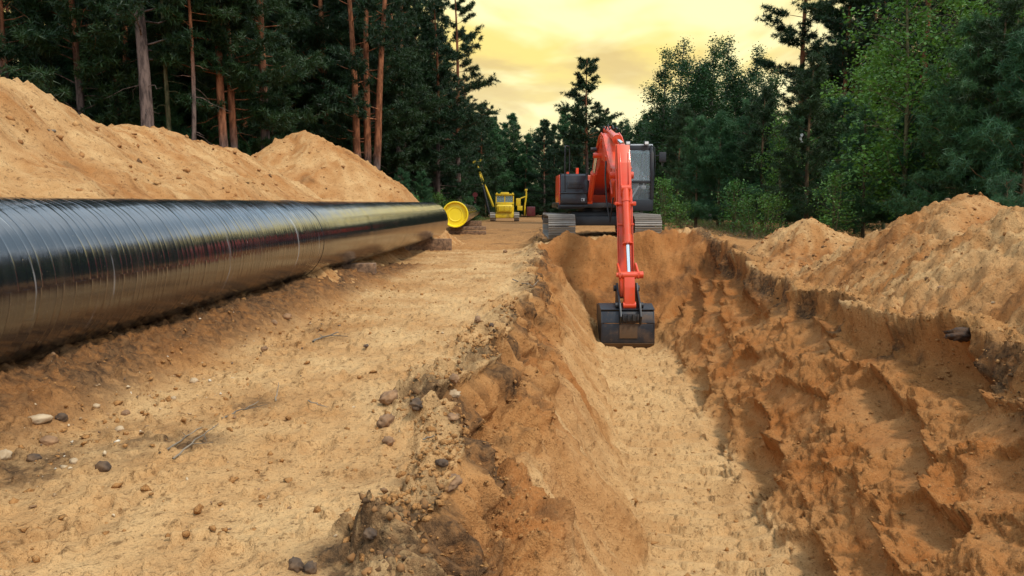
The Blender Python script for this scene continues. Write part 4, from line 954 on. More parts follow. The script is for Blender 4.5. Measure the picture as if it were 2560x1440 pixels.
def pine(seed, H, r0, c0, width, bark, leaf, nb=46, ntuft=6, nl=.28, nw=.042, per=11, flare=.25, dead=10, shape='pine', wob=.15, lean=.01, stems=1, sub=.30):
    r = np.random.default_rng(seed); tr = TM(); cr = TM()
    PP, DD = [], []
    for sidx in range(stems):
        P = trunk_path(H, r, lean + (.035 * (sidx - 1) if stems > 1 else 0), wob)
        if stems > 1: P[:, 0] += (sidx - (stems - 1) / 2) * .5 * np.clip(P[:, 2] / 4, .25, 1); P[:, 1] += .25 * (sidx % 2)
        zz = P[:, 2]; rad = r0 * (1 - .82 * np.clip(zz / H, 0, 1)) * (1 + flare * np.exp(-np.clip(zz, 0, 99) / .6))
        tr.tube(P, rad, 10)
        def stem(h): return np.array([np.interp(h, zz, P[:, 0]), np.interp(h, zz, P[:, 1]), h])
        n_b = nb // stems
        for i in range(n_b):
            f = (i + r.uniform(0, 1)) / n_b; h = H * (c0 + (1 - c0) * .985 * f)
            a = r.uniform(0, 2 * math.pi)
            if shape == 'pine': L = width * (1 - .80 * f ** 1.6) * (.55 + .45 * min(1, f * 4 + .3)) * r.uniform(.55, 1.15); up = r.uniform(-.15, .30) + .5 * f
            elif shape == 'spruce': L = width * (1 - f) ** .85 * r.uniform(.75, 1.1) + .15; up = -.25 + .5 * f + r.uniform(-.1, .1)
            else: L = width * (1 - f) ** .8 * r.uniform(.6, 1.1) + .18; up = .25 + .55 * f + r.uniform(-.1, .15)
            u = np.linspace(0, 1, 5)[:, None]; dirh = np.array([math.cos(a), math.sin(a), 0])
            cur = r.uniform(.0, .25)
            B = stem(h) + dirh * u * L + np.array([0, 0, 1]) * (up * u + cur * u * u) * L + r.normal(size=(5, 3)) * .05 * L * u
            tr.tube(B, np.linspace(max(.012, r0 * .16 * (1 - .6 * f)), .005, 5), 4)
            ns = max(3, int(3 + L * (5.0 if shape != 'young' else 9)))
            for k in range(ns):
                q = r.uniform(.28 if shape == 'pine' else .12, 1.0); j = q * 4; i0 = min(3, int(j)); base = B[i0] + (B[i0 + 1] - B[i0]) * (j - i0)
                sd = unit(dirh * r.uniform(.2, 1) + np.array([-dirh[1], dirh[0], 0]) * r.uniform(-1, 1) + np.array([0, 0, r.uniform(-.1, .45)]))
                sl = L * sub * r.uniform(.4, 1.1) + .08
                m = ntuft; e = np.linspace(.25, 1, m)[:, None]
                PP.append(base + sd * sl * e + r.normal(size=(m, 3)) * .045); DD.append(np.repeat(sd[None], m, 0))
        for i in range(dead):
            h = H * r.uniform(.10, max(.14, c0)); a = r.uniform(0, 6.28); L = r.uniform(.4, 1.8); u = np.linspace(0, 1, 5)[:, None]
            B = stem(h) + np.array([math.cos(a), math.sin(a), 0]) * u * L + np.array([0, 0, 1]) * (r.uniform(-.3, .2) * u - .25 * u * u) * L + r.normal(size=(5, 3)) * .06 * L * u
            tr.tube(B, np.linspace(.018, .004, 5), 4)
    PP = np.concatenate(PP); DD = np.concatenate(DD)
    cr.tris(tufts(PP, DD, per, nl, nw, r))
    return finish_tree('spruce_tree' if shape == 'spruce' else 'pine_tree', tr, cr, bark, leaf)
def broad(seed, H, r0, width, bark, leaf, nb=34, c0=.15, nleaf=22, size=.085, stems=1, spread=.16, name='birch_tree'):
    r = np.random.default_rng(seed); tr = TM(); cr = TM(); PP = []
    for sidx in range(stems):
        P = trunk_path(H * r.uniform(.85, 1.0), r, r.uniform(-.06, .06) * (stems > 1) + r.uniform(-.02, .02), .25); zz = P[:, 2]; Hs = zz[-1]
        tr.tube(P, r0 * (1 - .88 * np.clip(zz / Hs, 0, 1)), 8)
        for i in range(nb // stems):
            f = (i + r.uniform()) / (nb // stems); h = Hs * (c0 + (1 - c0) * .97 * f); a = r.uniform(0, 6.28)
            L = width * (1 - .75 * f) * r.uniform(.5, 1.15) * (.5 + .5 * min(1, f * 5)); up = r.uniform(.25, .9)
            s0 = np.array([np.interp(h, zz, P[:, 0]), np.interp(h, zz, P[:, 1]), h]); u = np.linspace(0, 1, 5)[:, None]
            B = s0 + np.array([math.cos(a), math.sin(a), 0]) * u * L + np.array([0, 0, 1]) * (up * u - .15 * u * u) * L + r.normal(size=(5, 3)) * .06 * L * u
            tr.tube(B, np.linspace(max(.01, r0 * .22), .004, 5), 4)
            for k in range(max(2, int(L * 5))):
                q = r.uniform(.25, 1); j = q * 4; i0 = min(3, int(j)); base = B[i0] + (B[i0 + 1] - B[i0]) * (j - i0)
                e = base + r.normal(size=3) * .22 * (L ** .5); PP.append(e)
                if k % 3 == 0: tr.tube(np.array([base, (base + e) / 2 + r.normal(size=3) * .02, e]), [.006, .005, .003], 3)
        PP.append(P[-1]); PP.append(P[-2])
    cr.quads(leaves(np.array(PP), nleaf, spread, size, r))
    return finish_tree(name, tr, cr, bark, leaf)

random.seed(4)
tall = [pine(11, 19, .26, .22, 3.4, M['bark_c'], M['needle_a'], nb=60), pine(12, 18, .24, .18, 3.2, M['bark_b'], M['needle_a'], nb=64), pine(13, 20, .28, .28, 3.6, M['bark_a'], M['needle_a'], nb=54)]
fullp = [pine(14, 16, .20, .05, 3.2, M['bark_c'], M['needle_c'], nb=95, per=10), pine(15, 15, .19, .06, 3.0, M['bark_c'], M['needle_a'], nb=90)]
spruce = [pine(16, 11, .14, .04, 2.3, M['bark_y'], M['needle_c'], nb=84, shape='spruce', ntuft=5), pine(17, 9, .12, .04, 1.9, M['bark_y'], M['needle_b'], nb=74, shape='spruce', ntuft=5)]
young = [pine(18, 5.2, .07, .06, 1.35, M['bark_y'], M['needle_b'], nb=62, shape='young', nl=.14, nw=.015, per=16, dead=0), pine(19, 4.4, .06, .05, 1.25, M['bark_y'], M['needle_b'], nb=56, shape='young', nl=.14, nw=.015, per=16, dead=0), pine(20, 5.8, .08, .08, 1.2, M['bark_y'], M['needle_a'], nb=64, shape='young', nl=.14, nw=.015, per=16, dead=0)]
birch = [broad(21, 10, .09, 2.1, M['bark_w'], M['leaf_b'], nb=66, nleaf=52, size=.12, stems=2, spread=.19), broad(22, 8.5, .07, 1.7, M['bark_w'], M['leaf_b'], nb=66, nleaf=52, size=.12, stems=3, spread=.19)]
aspen = [broad(23, 8.2, .08, 2.2, M['bark_d'], M['leaf_a'], nb=56, nleaf=26, size=.115, c0=.10), broad(24, 6.4, .06, 1.8, M['bark_d'], M['leaf_a'], nb=50, nleaf=26, size=.105, c0=.06, stems=2)]
bush = [broad(25, 2.2, .03, 1.0, M['bark_d'], M['leaf_c'], nb=30, nleaf=20, size=.085, c0=.02, stems=5, spread=.13, name='shrub'), broad(26, 1.6, .025, .9, M['bark_d'], M['leaf_a'], nb=26, nleaf=18, size=.08, c0=.02, stems=5, spread=.13, name='shrub')]
trip = pine(31, 19, .27, .24, 3.4, M['bark_b'], M['needle_a'], nb=60, stems=3, dead=14)
bigp = pine(32, 20, .29, .34, 3.4, M['bark_a'], M['needle_a'], nb=50, dead=12)
org1 = pine(33, 19, .22, .30, 3.0, M['bark_b'], M['needle_a'], nb=50, dead=8, wob=.3); org2 = pine(34, 19, .20, .26, 3.0, M['bark_b'], M['needle_a'], nb=46, dead=6, wob=.2)
moss = pine(35, 15, .125, .50, 2.2, M['bark_d'], M['needle_c'], nb=36, dead=10); bent = pine(36, 15, .115, .55, 2.2, M['bark_c'], M['needle_a'], nb=34, wob=.6, dead=10)
lone = pine(37, 15, .19, .40, 2.6, M['bark_c'], M['needle_a'], nb=44, ntuft=7, per=11, nl=.30, nw=.05, dead=4, sub=.5)
seedl = pine(38, 1.7, .02, .05, .75, M['bark_y'], M['needle_b'], nb=30, shape='young', nl=.11, nw=.008, per=16, dead=0)

def tp(px, Y): x = atx(px, Y) * (1.0 / _c) * 1.0; return (x, Y, gz(x, Y) - .05)
def plant(proto, px, Y, sc, label, group=None, cat='tree', rz=None):
    return place(proto, tp(px, Y), random.uniform(0, 6.28) if rz is None else rz, sc, label=label, cat=cat, group=group)
NG = 'tall pines along the left edge of the clearing'
plant(bigp, 392, 30, 1.0, 'thickest grey pine trunk behind the dip in the left sand bank', NG)
plant(moss, 444, 32, 1.0, 'thin straight mossy trunk just right of the thickest grey pine', NG)
plant(bent, 488, 31, 1.0, 'thin bent brownish trunk left of the paired orange pines', NG, rz=1.2)
plant(org1, 578, 33, 1.0, 'left pine of the pair with bright orange bark', NG, rz=.4)
plant(org2, 600, 33.6, 1.0, 'right pine of the pair with bright orange bark and grey foot', NG, rz=2.2)
plant(tall[1], 632, 41, .95, 'slim orange pine between the bright pair and the pointed heap', NG)
plant(tall[0], 676, 36, 1.0, 'straight brown pine left of the pointed heap top', NG)
plant(tall[0], 318, 38, .9, 'reddish pine trunk above the middle of the left sand bank', NG)
plant(trip, 922, 44, 1.0, 'three orange pine stems rising together right of the pointed heap', NG, rz=.1)
plant(tall[2], 1002, 54, .85, 'slender pine standing just right of the three-stemmed pine', NG)
plant(tall[0], 1150, 66, 1.05, 'tallest pine at the left rim of the yellow sky', NG)
plant(fullp[0], 1098, 60, 1.08, 'dense dark pine just left of the tallest edge pine', NG)
plant(fullp[0], 1166, 98, 1.1, 'dense pine stepping down toward the pipelayer on the left edge', NG)
plant(fullp[1], 1205, 104, 1.0, 'smaller pine at the low end of the left forest edge', NG)
# deeper forest on the left: nothing tells these apart
r = np.random.default_rng(91); G1 = 'dark pines deep in the left forest'; n = 0
pts = []
for _ in range(4000):
    Y = r.uniform(34, 118); s_ = r.uniform(-46, -11.5)
    X, _y = xy(s_, Y)
    if X / Y < -.86: continue
    if Y < 46 and s_ > -15.5: continue
    if any((X - a) ** 2 + (Y - b) ** 2 < 2.7 ** 2 for a, b in pts): continue
    pts.append((X, Y))
    if len(pts) >= 140: break
for X, Y in pts:
    k = r.random(); pr = tall[int(r.integers(3))] if k < .22 else fullp[int(r.integers(2))] if k < .66 else spruce[int(r.integers(2))]
    place(pr, (X, Y, gz(X, Y) - .05), r.uniform(0, 6.28), float(r.uniform(.85, 1.12)), label='dark conifer standing inside the left forest behind the edge pines', cat='tree', group=G1)
r = np.random.default_rng(77)
for i in range(34):
    px = 640 + i * 14 + r.uniform(-8, 8); Y = float(r.uniform(48, 70)) if px < 960 else float(r.uniform(58, 80)); x = atx(px, Y)
    if st(x, Y)[0] > -10.5: continue
    place((fullp + tall)[int(r.integers(4))], (x, Y, gz(x, Y) - .05), r.uniform(0, 6.28), float(r.uniform(1.0, 1.25)), label='dark conifer standing inside the left forest behind the edge pines', cat='tree', group=G1)
for i in range(26):
    px = -60 + i * 40 + r.uniform(-15, 15); Y = float(r.uniform(31, 44)); x = atx(px, Y)
    if st(x, Y)[0] > -15: continue
    place((spruce + fullp)[int(r.integers(4))], (x, Y, gz(x, Y) - .05), r.uniform(0, 6.28), float(r.uniform(.8, 1.1)), label='dark conifer standing inside the left forest behind the edge pines', cat='tree', group=G1)
# undergrowth along the left edge
G2 = 'low bushes at the foot of the left forest'
for i, (px, Y, sc, lab) in enumerate(((1040, 39, .9, 'bright green bush behind the right foot of the pointed heap'), (885, 41, 1.3, 'leafy bush at the foot of the three-stemmed pine'), (1100, 52, 1.1, 'light green bush above the near pipe end'), (1140, 58, 1.2, 'light bush right above the yellow pipe cap'), (1072, 60, 1.4, 'pale bush left of the pipe end at the forest foot'))):
    plant(bush[i % 2], px, Y, sc, lab, G2, 'shrub')
for i, (px, Y, sc) in enumerate(((1120, 62, .8), (1165, 70, .9), (1176, 96, 1.0), (1060, 50, .7), (1010, 46, .8), (1215, 96, 1.0))):
    plant(young[i % 3], px, Y, sc, 'young pine among bushes at the foot of the left forest edge', 'young pines at the left forest foot')
# far end of the clearing
r = np.random.default_rng(17)
for i in range(46):
    px = 1195 + i * 13.0 + r.uniform(-6, 6); Y = r.uniform(108, 150)
    ki = int(r.integers(5)); pr = (fullp + spruce + [birch[0]])[ki]; hgt = (16, 15, 11, 9, 10)[ki]
    want = (509 - (296 + 26 * r.uniform(-1, 1) + (20 if 1290 < px < 1400 else 0))) / F * Y + 2.0
    x = atx(px, Y); place(pr, (x, Y, gz(x, Y) - .1), r.uniform(0, 6.28), float(want / hgt), label='distant tree in the wood that closes off the clearing', cat='tree', group='far trees closing the clearing')
plant(lone, 1467, 70, .98, 'lone tall pine silhouetted against the yellow sky', None)
for px, Y, pr, sc, lab in ((1410, 74, fullp[1], .48, 'short pine left of the lone tall pine'), (1440, 80, spruce[0], .70, 'dark spruce at the foot of the lone tall pine, left side'), (1500, 78, fullp[0], .58, 'round-topped pine right of the lone tall pine behind the boom'), (1530, 84, spruce[1], .8, 'small spruce behind the excavator boom'), (1565, 66, spruce[1], .55, 'small spruce peeping out behind the cab roof')):
    plant(pr, px, Y, sc, lab, None)
# right side: tall pines
GR = 'tall pines on the right'
plant(tall[1], 1992, 46, .98, 'leftmost tall pine on the right with bare trunk against the sky', GR)
plant(tall[0], 2108, 43, 1.02, 'second tall pine on the right with reddish trunk', GR)
plant(tall[2], 2160, 50, .98, 'tall pine close right of the reddish one', GR)
plant(tall[1], 2440, 34, 1.0, 'pine crown in the top right corner behind the leafy trees', GR)
plant(tall[0], 2330, 40, 1.0, 'dark pine behind the big leafy tree on the right', GR)
# birches
GB = 'birches on the right'
for px, Y, k, sc, lab in ((1650, 44, 0, 1.0, 'leftmost airy birch against the sky right of the cab'), (1715, 42, 1, 1.12, 'airy birch second from the excavator'), (1770, 43, 0, 1.04, 'tallest airy birch of the row right of the cab'), (1835, 45, 1, 1.15, 'birch left of the tall bare-trunked pine'), (1905, 40, 1, 1.0, 'birch in front of the tall bare-trunked pine'), (1600, 56, 1, .95, 'dark birch just behind the cab'), (1685, 50, 0, 1.2, 'dark birch behind the leftmost airy birch'), (1800, 50, 0, 1.22, 'birch filling the gap behind the tallest airy birch'), (1740, 52, 1, 1.35, 'birch behind the second airy birch'), (1870, 52, 0, 1.2, 'birch behind the trunk foot of the tall bare-trunked pine')):
    plant(birch[k], px, Y, sc, lab, GB)
GY = 'young pines along the right edge'
for i, (px, Y, k, sc, lab) in enumerate(((1690, 36, 2, .95, 'young pine nearest the cab on the right'), (1735, 33, 0, .9, 'blue-green young pine second from the cab'), (1790, 32, 1, 1.05, 'wide blue-green young pine in the middle of the right thicket'), (1850, 31.5, 0, 1.0, 'blue-green young pine left of the small peaked heap'), (1900, 30, 2, .95, 'young pine behind the left foot of the small peaked heap'), (1640, 46, 0, 1.15, 'dark young pine showing right behind the cab'), (1960, 29, 1, 1.0, 'young pine behind the small peaked heap'), (2150, 22, 1, .85, 'bushy young pine between the two right heaps'), (2080, 25, 0, .85, 'young pine rising right of the small peaked heap'), (2400, 18.5, 0, 1.05, 'tall soft young pine behind the largest right heap'), (2470, 18, 2, 1.0, 'young pine right of the soft one behind the largest heap'), (2545, 17, 1, 1.15, 'young pine cut by the right picture edge'), (2290, 21, 1, .95, 'low young pine left of the largest heap top'), (2010, 24.5, 2, .98, 'slim young pine with a rag at its tip'))):
    plant(young[k], px, Y, sc, lab, GY)
GA = 'leafy young trees on the right'
for px, Y, k, sc, lab in ((2250, 20.5, 0, 1.02, 'big leafy tree rising to the picture top on the right'), (2130, 26, 1, 1.05, 'leafy tree left of the big leafy one'), (1945, 27, 1, .72, 'leafy sapling behind the small peaked heap'), (2060, 28, 1, .92, 'leafy sapling right of the slim pine with the rag'), (2480, 20, 0, 1.05, 'bright leafy tree in the upper right'), (2580, 18.5, 0, 1.0, 'leafy tree at the right picture edge'), (2340, 23.5, 0, 1.05, 'leafy tree between the big and the bright leafy trees'), (2200, 30, 0, 1.0, 'leafy tree behind the big leafy one')):
    plant(aspen[k], px, Y, sc, lab, GA)
for i, (px, Y, sc, lab) in enumerate(((1655, 29, .95, 'pale leafy shrub beside the right track'), (1870, 24, .8, 'light shrub left of the small peaked heap'), (1830, 27, .9, 'shrub in front of the young pines right of the track'), (1915, 22, .8, 'shrub touching the left slope of the small peaked heap'), (2080, 20.5, .9, 'shrub in the dip between the right heaps'), (1700, 31, .7, 'low shrub at the thicket foot near the right track'))):
    plant(bush[i % 2], px, Y, sc, lab, 'shrubs along the right thicket', 'shrub')
# dark wood behind the right thicket
r = np.random.default_rng(58); pts = []
for _ in range(3000):
    Y = r.uniform(24, 100); s_ = r.uniform(9.5, 40); X, _y = xy(s_, Y)
    if X / Y > .95 or s_ < 9.5 + (6 if Y < 36 else 0) or X < 9: continue
    if 1560 < 1280 + F * X / Y < 1985 and Y < 60: continue
    if any((X - a) ** 2 + (Y - b) ** 2 < 2.8 ** 2 for a, b in pts): continue
    pts.append((X, Y))
    if len(pts) >= 56: break
for X, Y in pts:
    px = 1280 + F * X / Y; k = r.random()
    low = px < 2010
    pr = (spruce if k < .6 else young)[0 if k < .3 else 1] if low else (tall if k < .25 else fullp if k < .5 else spruce if k < .75 else aspen)[int(r.integers(2))]
    sc = float(r.uniform(.85, 1.1))
    if low: sc = min(sc, ((509 - 290) / F * Y + 1.5) / (11 if pr is spruce[0] else 9 if pr is spruce[1] else 5.2))
    place(pr, (X, Y, gz(X, Y) - .05), r.uniform(0, 6.28), sc, label='tree inside the dark wood behind the right thicket', cat='tree', group='trees deep in the right wood')

# ---------------------------------------------------------------- stones, clods, litter
ico = bmesh.new(); bmesh.ops.create_icosphere(ico, subdivisions=1, radius=1); IV = np.array([v.co[:] for v in ico.verts]); IF = np.array([[v.index for v in f.verts] for f in ico.faces]); ico.free()
ico = bmesh.new(); bmesh.ops.create_icosphere(ico, subdivisions=3, radius=1); JV = np.array([v.co[:] for v in ico.verts]); JF = np.array([[v.index for v in f.verts] for f in ico.faces]); ico.free()
def rocks(P, size, r, flat=.75, jit=.42):
    m = len(P); V = IV[None] * (1 + r.normal(size=(m, len(IV), 1)) * jit)
    a = r.uniform(0, 6.28, m); ca, sa = np.cos(a), np.sin(a)
    V = V * (size[:, None, None] * r.uniform(.7, 1.3, (m, 1, 3)) * np.array([1, 1, flat]))
    V = np.stack([V[..., 0] * ca[:, None] - V[..., 1] * sa[:, None], V[..., 0] * sa[:, None] + V[..., 1] * ca[:, None], V[..., 2]], -1) + P[:, None, :]
    Fc = IF[None] + (np.arange(m) * len(IV))[:, None, None]
    return V.reshape(-1, 3), Fc.reshape(-1, 3)
def scatter(name, W, n, smin, smax, mat, label, cat, seed, pw=2.6, src=None, sink=-.05):
    r = np.random.default_rng(seed); src = GV if src is None else src
    W = np.clip(W, 0, None); idx = r.choice(len(src), n, p=W / W.sum())
    u = r.random(n) ** pw; size = smin + (smax - smin) * u
    P = src[idx] + r.normal(size=(n, 3)) * .01; P[:, 2] += size * sink
    V, Fc = rocks(P, size, r)
    return obj(name, mesh_np(name, V, Fc, None, mat, False), label=label, cat=cat, kind='stuff')
near_w = (GM['t'] > 1.5) * (GM['t'] < 24) * np.clip(GM['t'] / 6, .3, 1.5)
clus = sstep(-.1, .55, fbm(GM['s'] * .8, GM['t'] * .8, 3, 401))
scatter('soil_clods', near_w * GM['rimL'] * (.15 + clus), 2400, .004, .024, M['soil'], 'crumbled sand clods along the left trench edge', 'soil', 501)
scatter('topsoil_clods', near_w * (GM['rimL'] * np.clip(GM['dark'], 0, 1) + .25 * GM['rimL'] * clus ** 2 + .8 * GM['rimR'] * clus + .6 * GM['onR'] * (GM['uR'] > .86) * clus), 1700, .004, .026, M['darkclod'], 'dark topsoil lumps strewn along both trench rims', 'soil', 502)
scatter('soil_clods', near_w * (GM['bench'] * (.2 + clus)), 2600, .004, .022, M['soil'], 'loose sand crumbs on the slumped left trench side', 'soil', 503)
scatter('soil_clods', near_w * (GM['onR'] * (.15 + clus) + GM['lip'] * .8 + 3 * GM['rimR'] + 2 * GM['onR'] * (GM['uR'] > .86)), 4600, .004, .022, M['soil'], 'loose sand crumbs on the right trench side', 'soil', 504)
scatter('pebbles', near_w * GM['out'] * (GM['s'] < -.5) * (.10 + .5 * clus + 2.5 * np.exp(-((GM['s'] + 2.9) / .35) ** 2)), 1800, .003, .015, M['pebble'], 'small pebbles scattered over the trodden left bank', 'pebbles', 505, 4.5)
scatter('soil_clods', near_w * GM['out'] * (GM['s'] < -.5) * (.15 + clus + 2.0 * np.exp(-((GM['s'] + 2.95) / .35) ** 2)), 3600, .004, .026, M['soil'], 'small sand clods scattered over the trodden left bank', 'soil', 506, 4.0)
scatter('soil_clods', near_w * GM['floor'], 500, .005, .035, M['soil'], 'small sand crumbs on the trench floor', 'soil', 507, 3)
for i, hv in enumerate(HEAPV):
    if i == 2: continue
    scatter('soil_clods', np.ones(len(hv)), (3000, 1500, 0, 900, 1800, 1500)[i], .008, (.06, .06, 0, .042, .036, .030)[i], M['clod'], ('clods on the long high bank of sand behind the pipe', 'clods on the pointed sand heap', '', 'clods on the small peaked heap at right', 'clods on the largest right heap', 'clods on the sand slope at the right picture edge')[i], 'soil', 520 + i, 3.2, hv, -.1)
def stone(px, py, size, mat, label, seed, flat=.7, loc=None, name='stone', group='loose stones'):
    r = np.random.default_rng(seed); V = JV.copy(); fq = 1.3 if name == 'stone' else 2.1; n3 = fbm(V[:, 0] * fq + seed, V[:, 1] * fq + V[:, 2] * fq * 1.3, 3, seed % 50, .6)
    V *= (1 + .34 * n3)[:, None] if name != 'stone' else (1 + .2 * n3)[:, None]; size *= .58; V *= np.array([1.25, .9, flat]) * size
    o = obj(name, mesh_np(name, V, JF, None, M[mat], True), label=label, cat='stone' if name == 'stone' else 'soil clod', group=group)
    p = loc if loc is not None else ground_at(px, py); o.location = (p[0], p[1], p[2] + size * flat * .25); o.rotation_euler = (r.uniform(-.3, .3), r.uniform(-.3, .3), r.uniform(0, 6.28)); return o
def heap_at(px, py, k):
    hv = HEAPV[k]; d = hv - np.array([0, 0, CAMH]); dep = d[:, 1] * _c - d[:, 2] * _s; up = d[:, 1] * _s + d[:, 2] * _c
    e = np.hypot(1280 + F * d[:, 0] / dep - px, 720 - F * up / dep - py) + dep * .05; return Vector(hv[np.argmin(e)])
stone(2520, 742, .075, 'stone_pale', 'pale oval stone on the sand slope at the far right', 1, .6, heap_at(2520, 735, 5))
stone(2352, 722, .07, 'stone_brown', 'round brown stone left of the pale oval one on the right slope', 2, .9, heap_at(2352, 722, 5))
stone(2478, 752, .035, 'stone_pale', 'tiny pale stone just below the pale oval one', 3, .6, heap_at(2478, 752, 5))
stone(2368, 492, .07, 'stone_brown', 'stone perched on the top of the largest right heap', 4, .9, heap_at(2368, 490, 4))
for i, (px, py, sz, mt, fl, lab) in enumerate((
    (100, 1050, .10, 'stone_pale', .55, 'flat pale-topped rock in the shadow under the pipe at left'), (155, 1045, .055, 'stone_dark', .9, 'dark rock right of the flat pale rock'),
    (12, 1138, .075, 'stone_pale', .7, 'smooth tan stone at the left picture edge'), (85, 1142, .07, 'stone_dark', .6, 'dark brown stone next to the smooth tan one at left edge'),
    (298, 1070, .045, 'stone_pale', .8, 'palest small stone below the pipe on the left bank'), (184, 1150, .04, 'stone_pale', .8, 'small round tan stone left of the black clod'),
    (262, 1168, .07, 'stone_dark', .85, 'black clod lying alone on the left bank'), (245, 1015, .035, 'stone_pale', .8, 'small pale stone on the sand berm under the pipe'),
    (315, 1030, .05, 'stone_brown', .8, 'rounded brown stone at the foot of the berm'), (490, 952, .05, 'stone_pale', .9, 'upright pale stone on the berm foot in mid bank'),
    (440, 995, .03, 'stone_pale', .8, 'little pale stone at the berm foot'), (125, 1105, .07, 'stone_brown', .7, 'brown lump above the dark stone at left'),
    (660, 868, .06, 'stone_brown', .7, 'brown stone on the bank below the middle of the pipe'), (720, 790, .075, 'stone_brown', .85, 'tall brown stone in the pipe shadow'),
    (690, 808, .06, 'stone_brown', .8, 'rounded brown stone left of the tall one in the pipe shadow'), (910, 868, .05, 'stone_dark', .6, 'dark flat stone alone in the middle of the bank'))):
    stone(px, py, sz, mt, lab, 30 + i, fl)
for i, (px, py, sz, mt, fl, lab) in enumerate((
    (970, 1000, .095, 'stone_brown', .85, 'large brown clod at the left trench edge, topmost of its cluster'), (960, 1055, .085, 'stone_brown', .9, 'angular brown clod below the large one at the trench edge'),
    (1040, 1015, .08, 'stone_dark', .7, 'dark clod right of the large brown clod'), (1140, 950, .07, 'stone_brown', .9, 'round brown clod high in the trench edge rubble'),
    (1140, 990, .075, 'stone_pale', .8, 'pale brown clod below the round one in the rubble'), (975, 1105, .06, 'stone_brown', .8, 'small brown clod at the lower end of the rubble'),
    (1130, 1045, .06, 'stone_brown', .6, 'flat tan clod in the right part of the rubble'), (1110, 1160, .05, 'stone_dark', .7, 'grey stone on the slumped bench'),
    (1130, 1210, .10, 'stone_brown', .5, 'broad sandy clod on the slumped bench'), (735, 1415, .06, 'stone_dark', .8, 'black topsoil clod near the bottom edge, leftmost'),
    (770, 1420, .05, 'stone_dark', .8, 'black topsoil clod near the bottom edge, second from left'), (925, 1340, .05, 'stone_dark', .6, 'black clod on the topsoil lip near the bottom edge'),
    (1195, 800, .06, 'stone_brown', .9, 'brown clod on the trench rim beside the middle of the bank'), (1225, 810, .055, 'stone_dark', .8, 'dark clod on the trench rim right of the brown one'),
    (1265, 625, .10, 'stone_brown', .9, 'clod standing on the far left trench rim'))):
    stone(px, py, sz, mt, lab, 60 + i, fl, name='soil_clod', group='big clods on the trench rim')
# charred log on the right rim
p = ground_at(2400, 830) + Vector((0, 0, -.02))
V = JV.copy(); n3 = fbm(V[:, 0] * 2.6, V[:, 1] * 2 + V[:, 2] * 2.6, 4, 33, .6)
V = V * (1 + .42 * n3)[:, None] * np.array([.27, .10, .075]); V[:, 2] += .05 * V[:, 0]
o = obj('log', mesh_np('log', V, JF, None, M['log'], False), label='dark charred log stump half buried in the right trench rim', cat='log'); o.location = p; o.rotation_euler = (0, 0, .25)
def twig(pts, rad, label, seed, side=2):
    r = np.random.default_rng(seed); P = np.array([tuple(q) for q in pts]); k = np.linspace(0, len(P) - 1, 9)
    Q = np.column_stack([np.interp(k, np.arange(len(P)), P[:, i]) for i in range(3)]) + r.normal(size=(9, 3)) * rad * .8
    t_ = TM(); t_.tube(Q, np.linspace(rad, rad * .4, 9), 6)
    for i in range(side):
        a = Q[3 + 2 * i]; t_.tube(np.array([a, a + r.normal(size=3) * [.1, .1, .03] + [0, 0, .02]]), [rad * .5, rad * .25], 4)
    o = obj('dead_branch', t_.mesh('dead_branch', M['twig'], True), label=label, cat='branch', group='dead twigs lying about'); return o
up = Vector((0, 0, .012))
twig([ground_at(785, 855) + up, ground_at(815, 840) + up * 2, ground_at(852, 830) + up], .012, 'dry stick lying on the bank below the pipe', 1)
twig([ground_at(690, 1000) + up, ground_at(697, 985) + Vector((0, 0, .10))], .005, 'thin twig poking up from the bank', 2, 0)
twig([ground_at(770, 1005) + up, ground_at(820, 1022) + up], .005, 'thin dark twig lying in mid bank', 3, 0)
twig([ground_at(1280, 700) + up * 3, ground_at(1330, 715) + up * 3, ground_at(1352, 703) + up * 6], .010, 'pale root sticking out of the left trench wall', 4, 0)
twig([heap_at(120, 328, 0) + up, heap_at(180, 336, 0) + up], .022, 'pale stick lying high on the left sand bank', 5, 0)
twig([heap_at(145, 345, 0) + up, heap_at(180, 368, 0) + up], .018, 'dark stick lying below the pale one on the left sand bank', 6, 0)
twig([ground_at(1060, 1108) + up * 2, ground_at(1085, 1098) + up * 3], .006, 'pale twig in the trench edge rubble', 7, 0)
for i, (a, b) in enumerate((((400, 1135), (500, 1065)), ((430, 1150), (545, 1060)), ((560, 1045), (650, 1005)))):
    twig([ground_at(*a) + up, ground_at((a[0] + b[0]) / 2, (a[1] + b[1]) / 2) + up, ground_at(*b) + up], .006, ('thin dry root in the dark streak on the left bank, leftmost', 'long dry root in the dark streak on the left bank', 'thin dry root at the far end of the dark streak')[i], 20 + i)
q = heap_at(2525, 600, 4); place(seedl, (q.x, q.y, q.z - .05), .7, .62, label='small pine seedling on the right flank of the largest right heap', cat='tree')
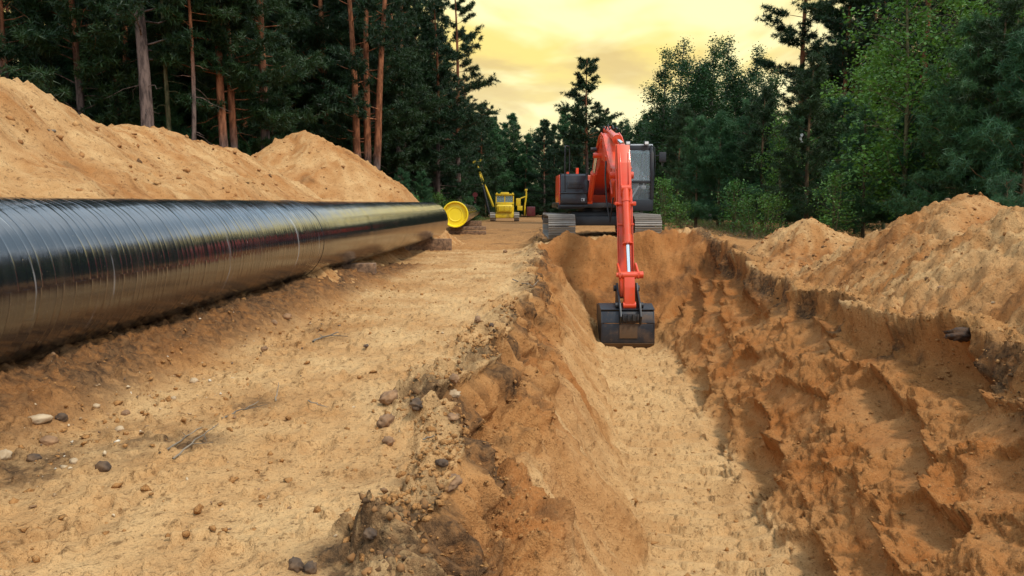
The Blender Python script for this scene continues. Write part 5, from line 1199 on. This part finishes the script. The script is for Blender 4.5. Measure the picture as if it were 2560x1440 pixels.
# white rag caught on the slim pine
q = at(2003, 345, 24.2); bmr = bmesh.new(); gv = []
for i in range(7):
    for j in range(3): gv.append(bmr.verts.new((q.x + .035 * (j - 1) + .02 * math.sin(i * 1.3), q.y + .03 * math.sin(j * 2 + i), q.z + .14 - .045 * i)))
for i in range(6):
    for j in range(2): bmr.faces.new((gv[i * 3 + j], gv[i * 3 + j + 1], gv[i * 3 + j + 4], gv[i * 3 + j + 3]))
bmesh.ops.solidify(bmr, geom=bmr.faces[:], thickness=.004); me = bpy.data.meshes.new('rag'); bmr.to_mesh(me); bmr.free(); me.materials.append(M['rag'])
obj('rag', me, label='white rag caught in the slim young pine on the right', cat='rag')
# grass and brushwood along the forest feet
def blades(name, pts, n, h, mat, label, seed, cat):
    r = np.random.default_rng(seed); P = np.array(pts); i = r.integers(0, len(P), n); c = P[i] + r.normal(size=(n, 3)) * [.5, .7, 0]
    ss, tt = st(c[:, 0], c[:, 1]); c[:, 2] = trench(ss, tt)[0] - .02
    d = unit(r.normal(size=(n, 3)) * [.6, .6, .2] + [0, 0, 1.]) if cat == 'grass' else unit(r.normal(size=(n, 3)) * [1, 1, .25] + [0, 0, .15])
    sd = unit(np.cross(d, r.normal(size=(n, 3)))) * .008; L = h * r.uniform(.4, 1.2, (n, 1))
    t_ = TM(); t_.tris(np.stack([c - sd, c + sd, c + d * L], 1)); obj(name, t_.mesh(name, mat), label=label, cat=cat, kind='stuff')
line = [(x_, y_, 0) for y_ in np.arange(21, 60, .8) for x_ in [xy(7.3 + .5 * math.sin(y_), y_)[0]]]
blades('grass', line, 9000, .32, M['grass'], 'grass along the foot of the right thicket', 601, 'grass')
blades('brushwood', [(x_ - .7, y_, 0) for x_, y_, _ in line[:26]], 3500, .55, M['straw'], 'dry brushwood raked up in front of the right thicket', 602, 'brushwood')
line = [(xy(-9 + .6 * math.sin(y_), y_)[0], y_, 0) for y_ in np.arange(37, 100, 1.0)]
blades('grass', line, 9000, .45, M['grass'], 'grass and herbs along the foot of the left forest', 603, 'grass')
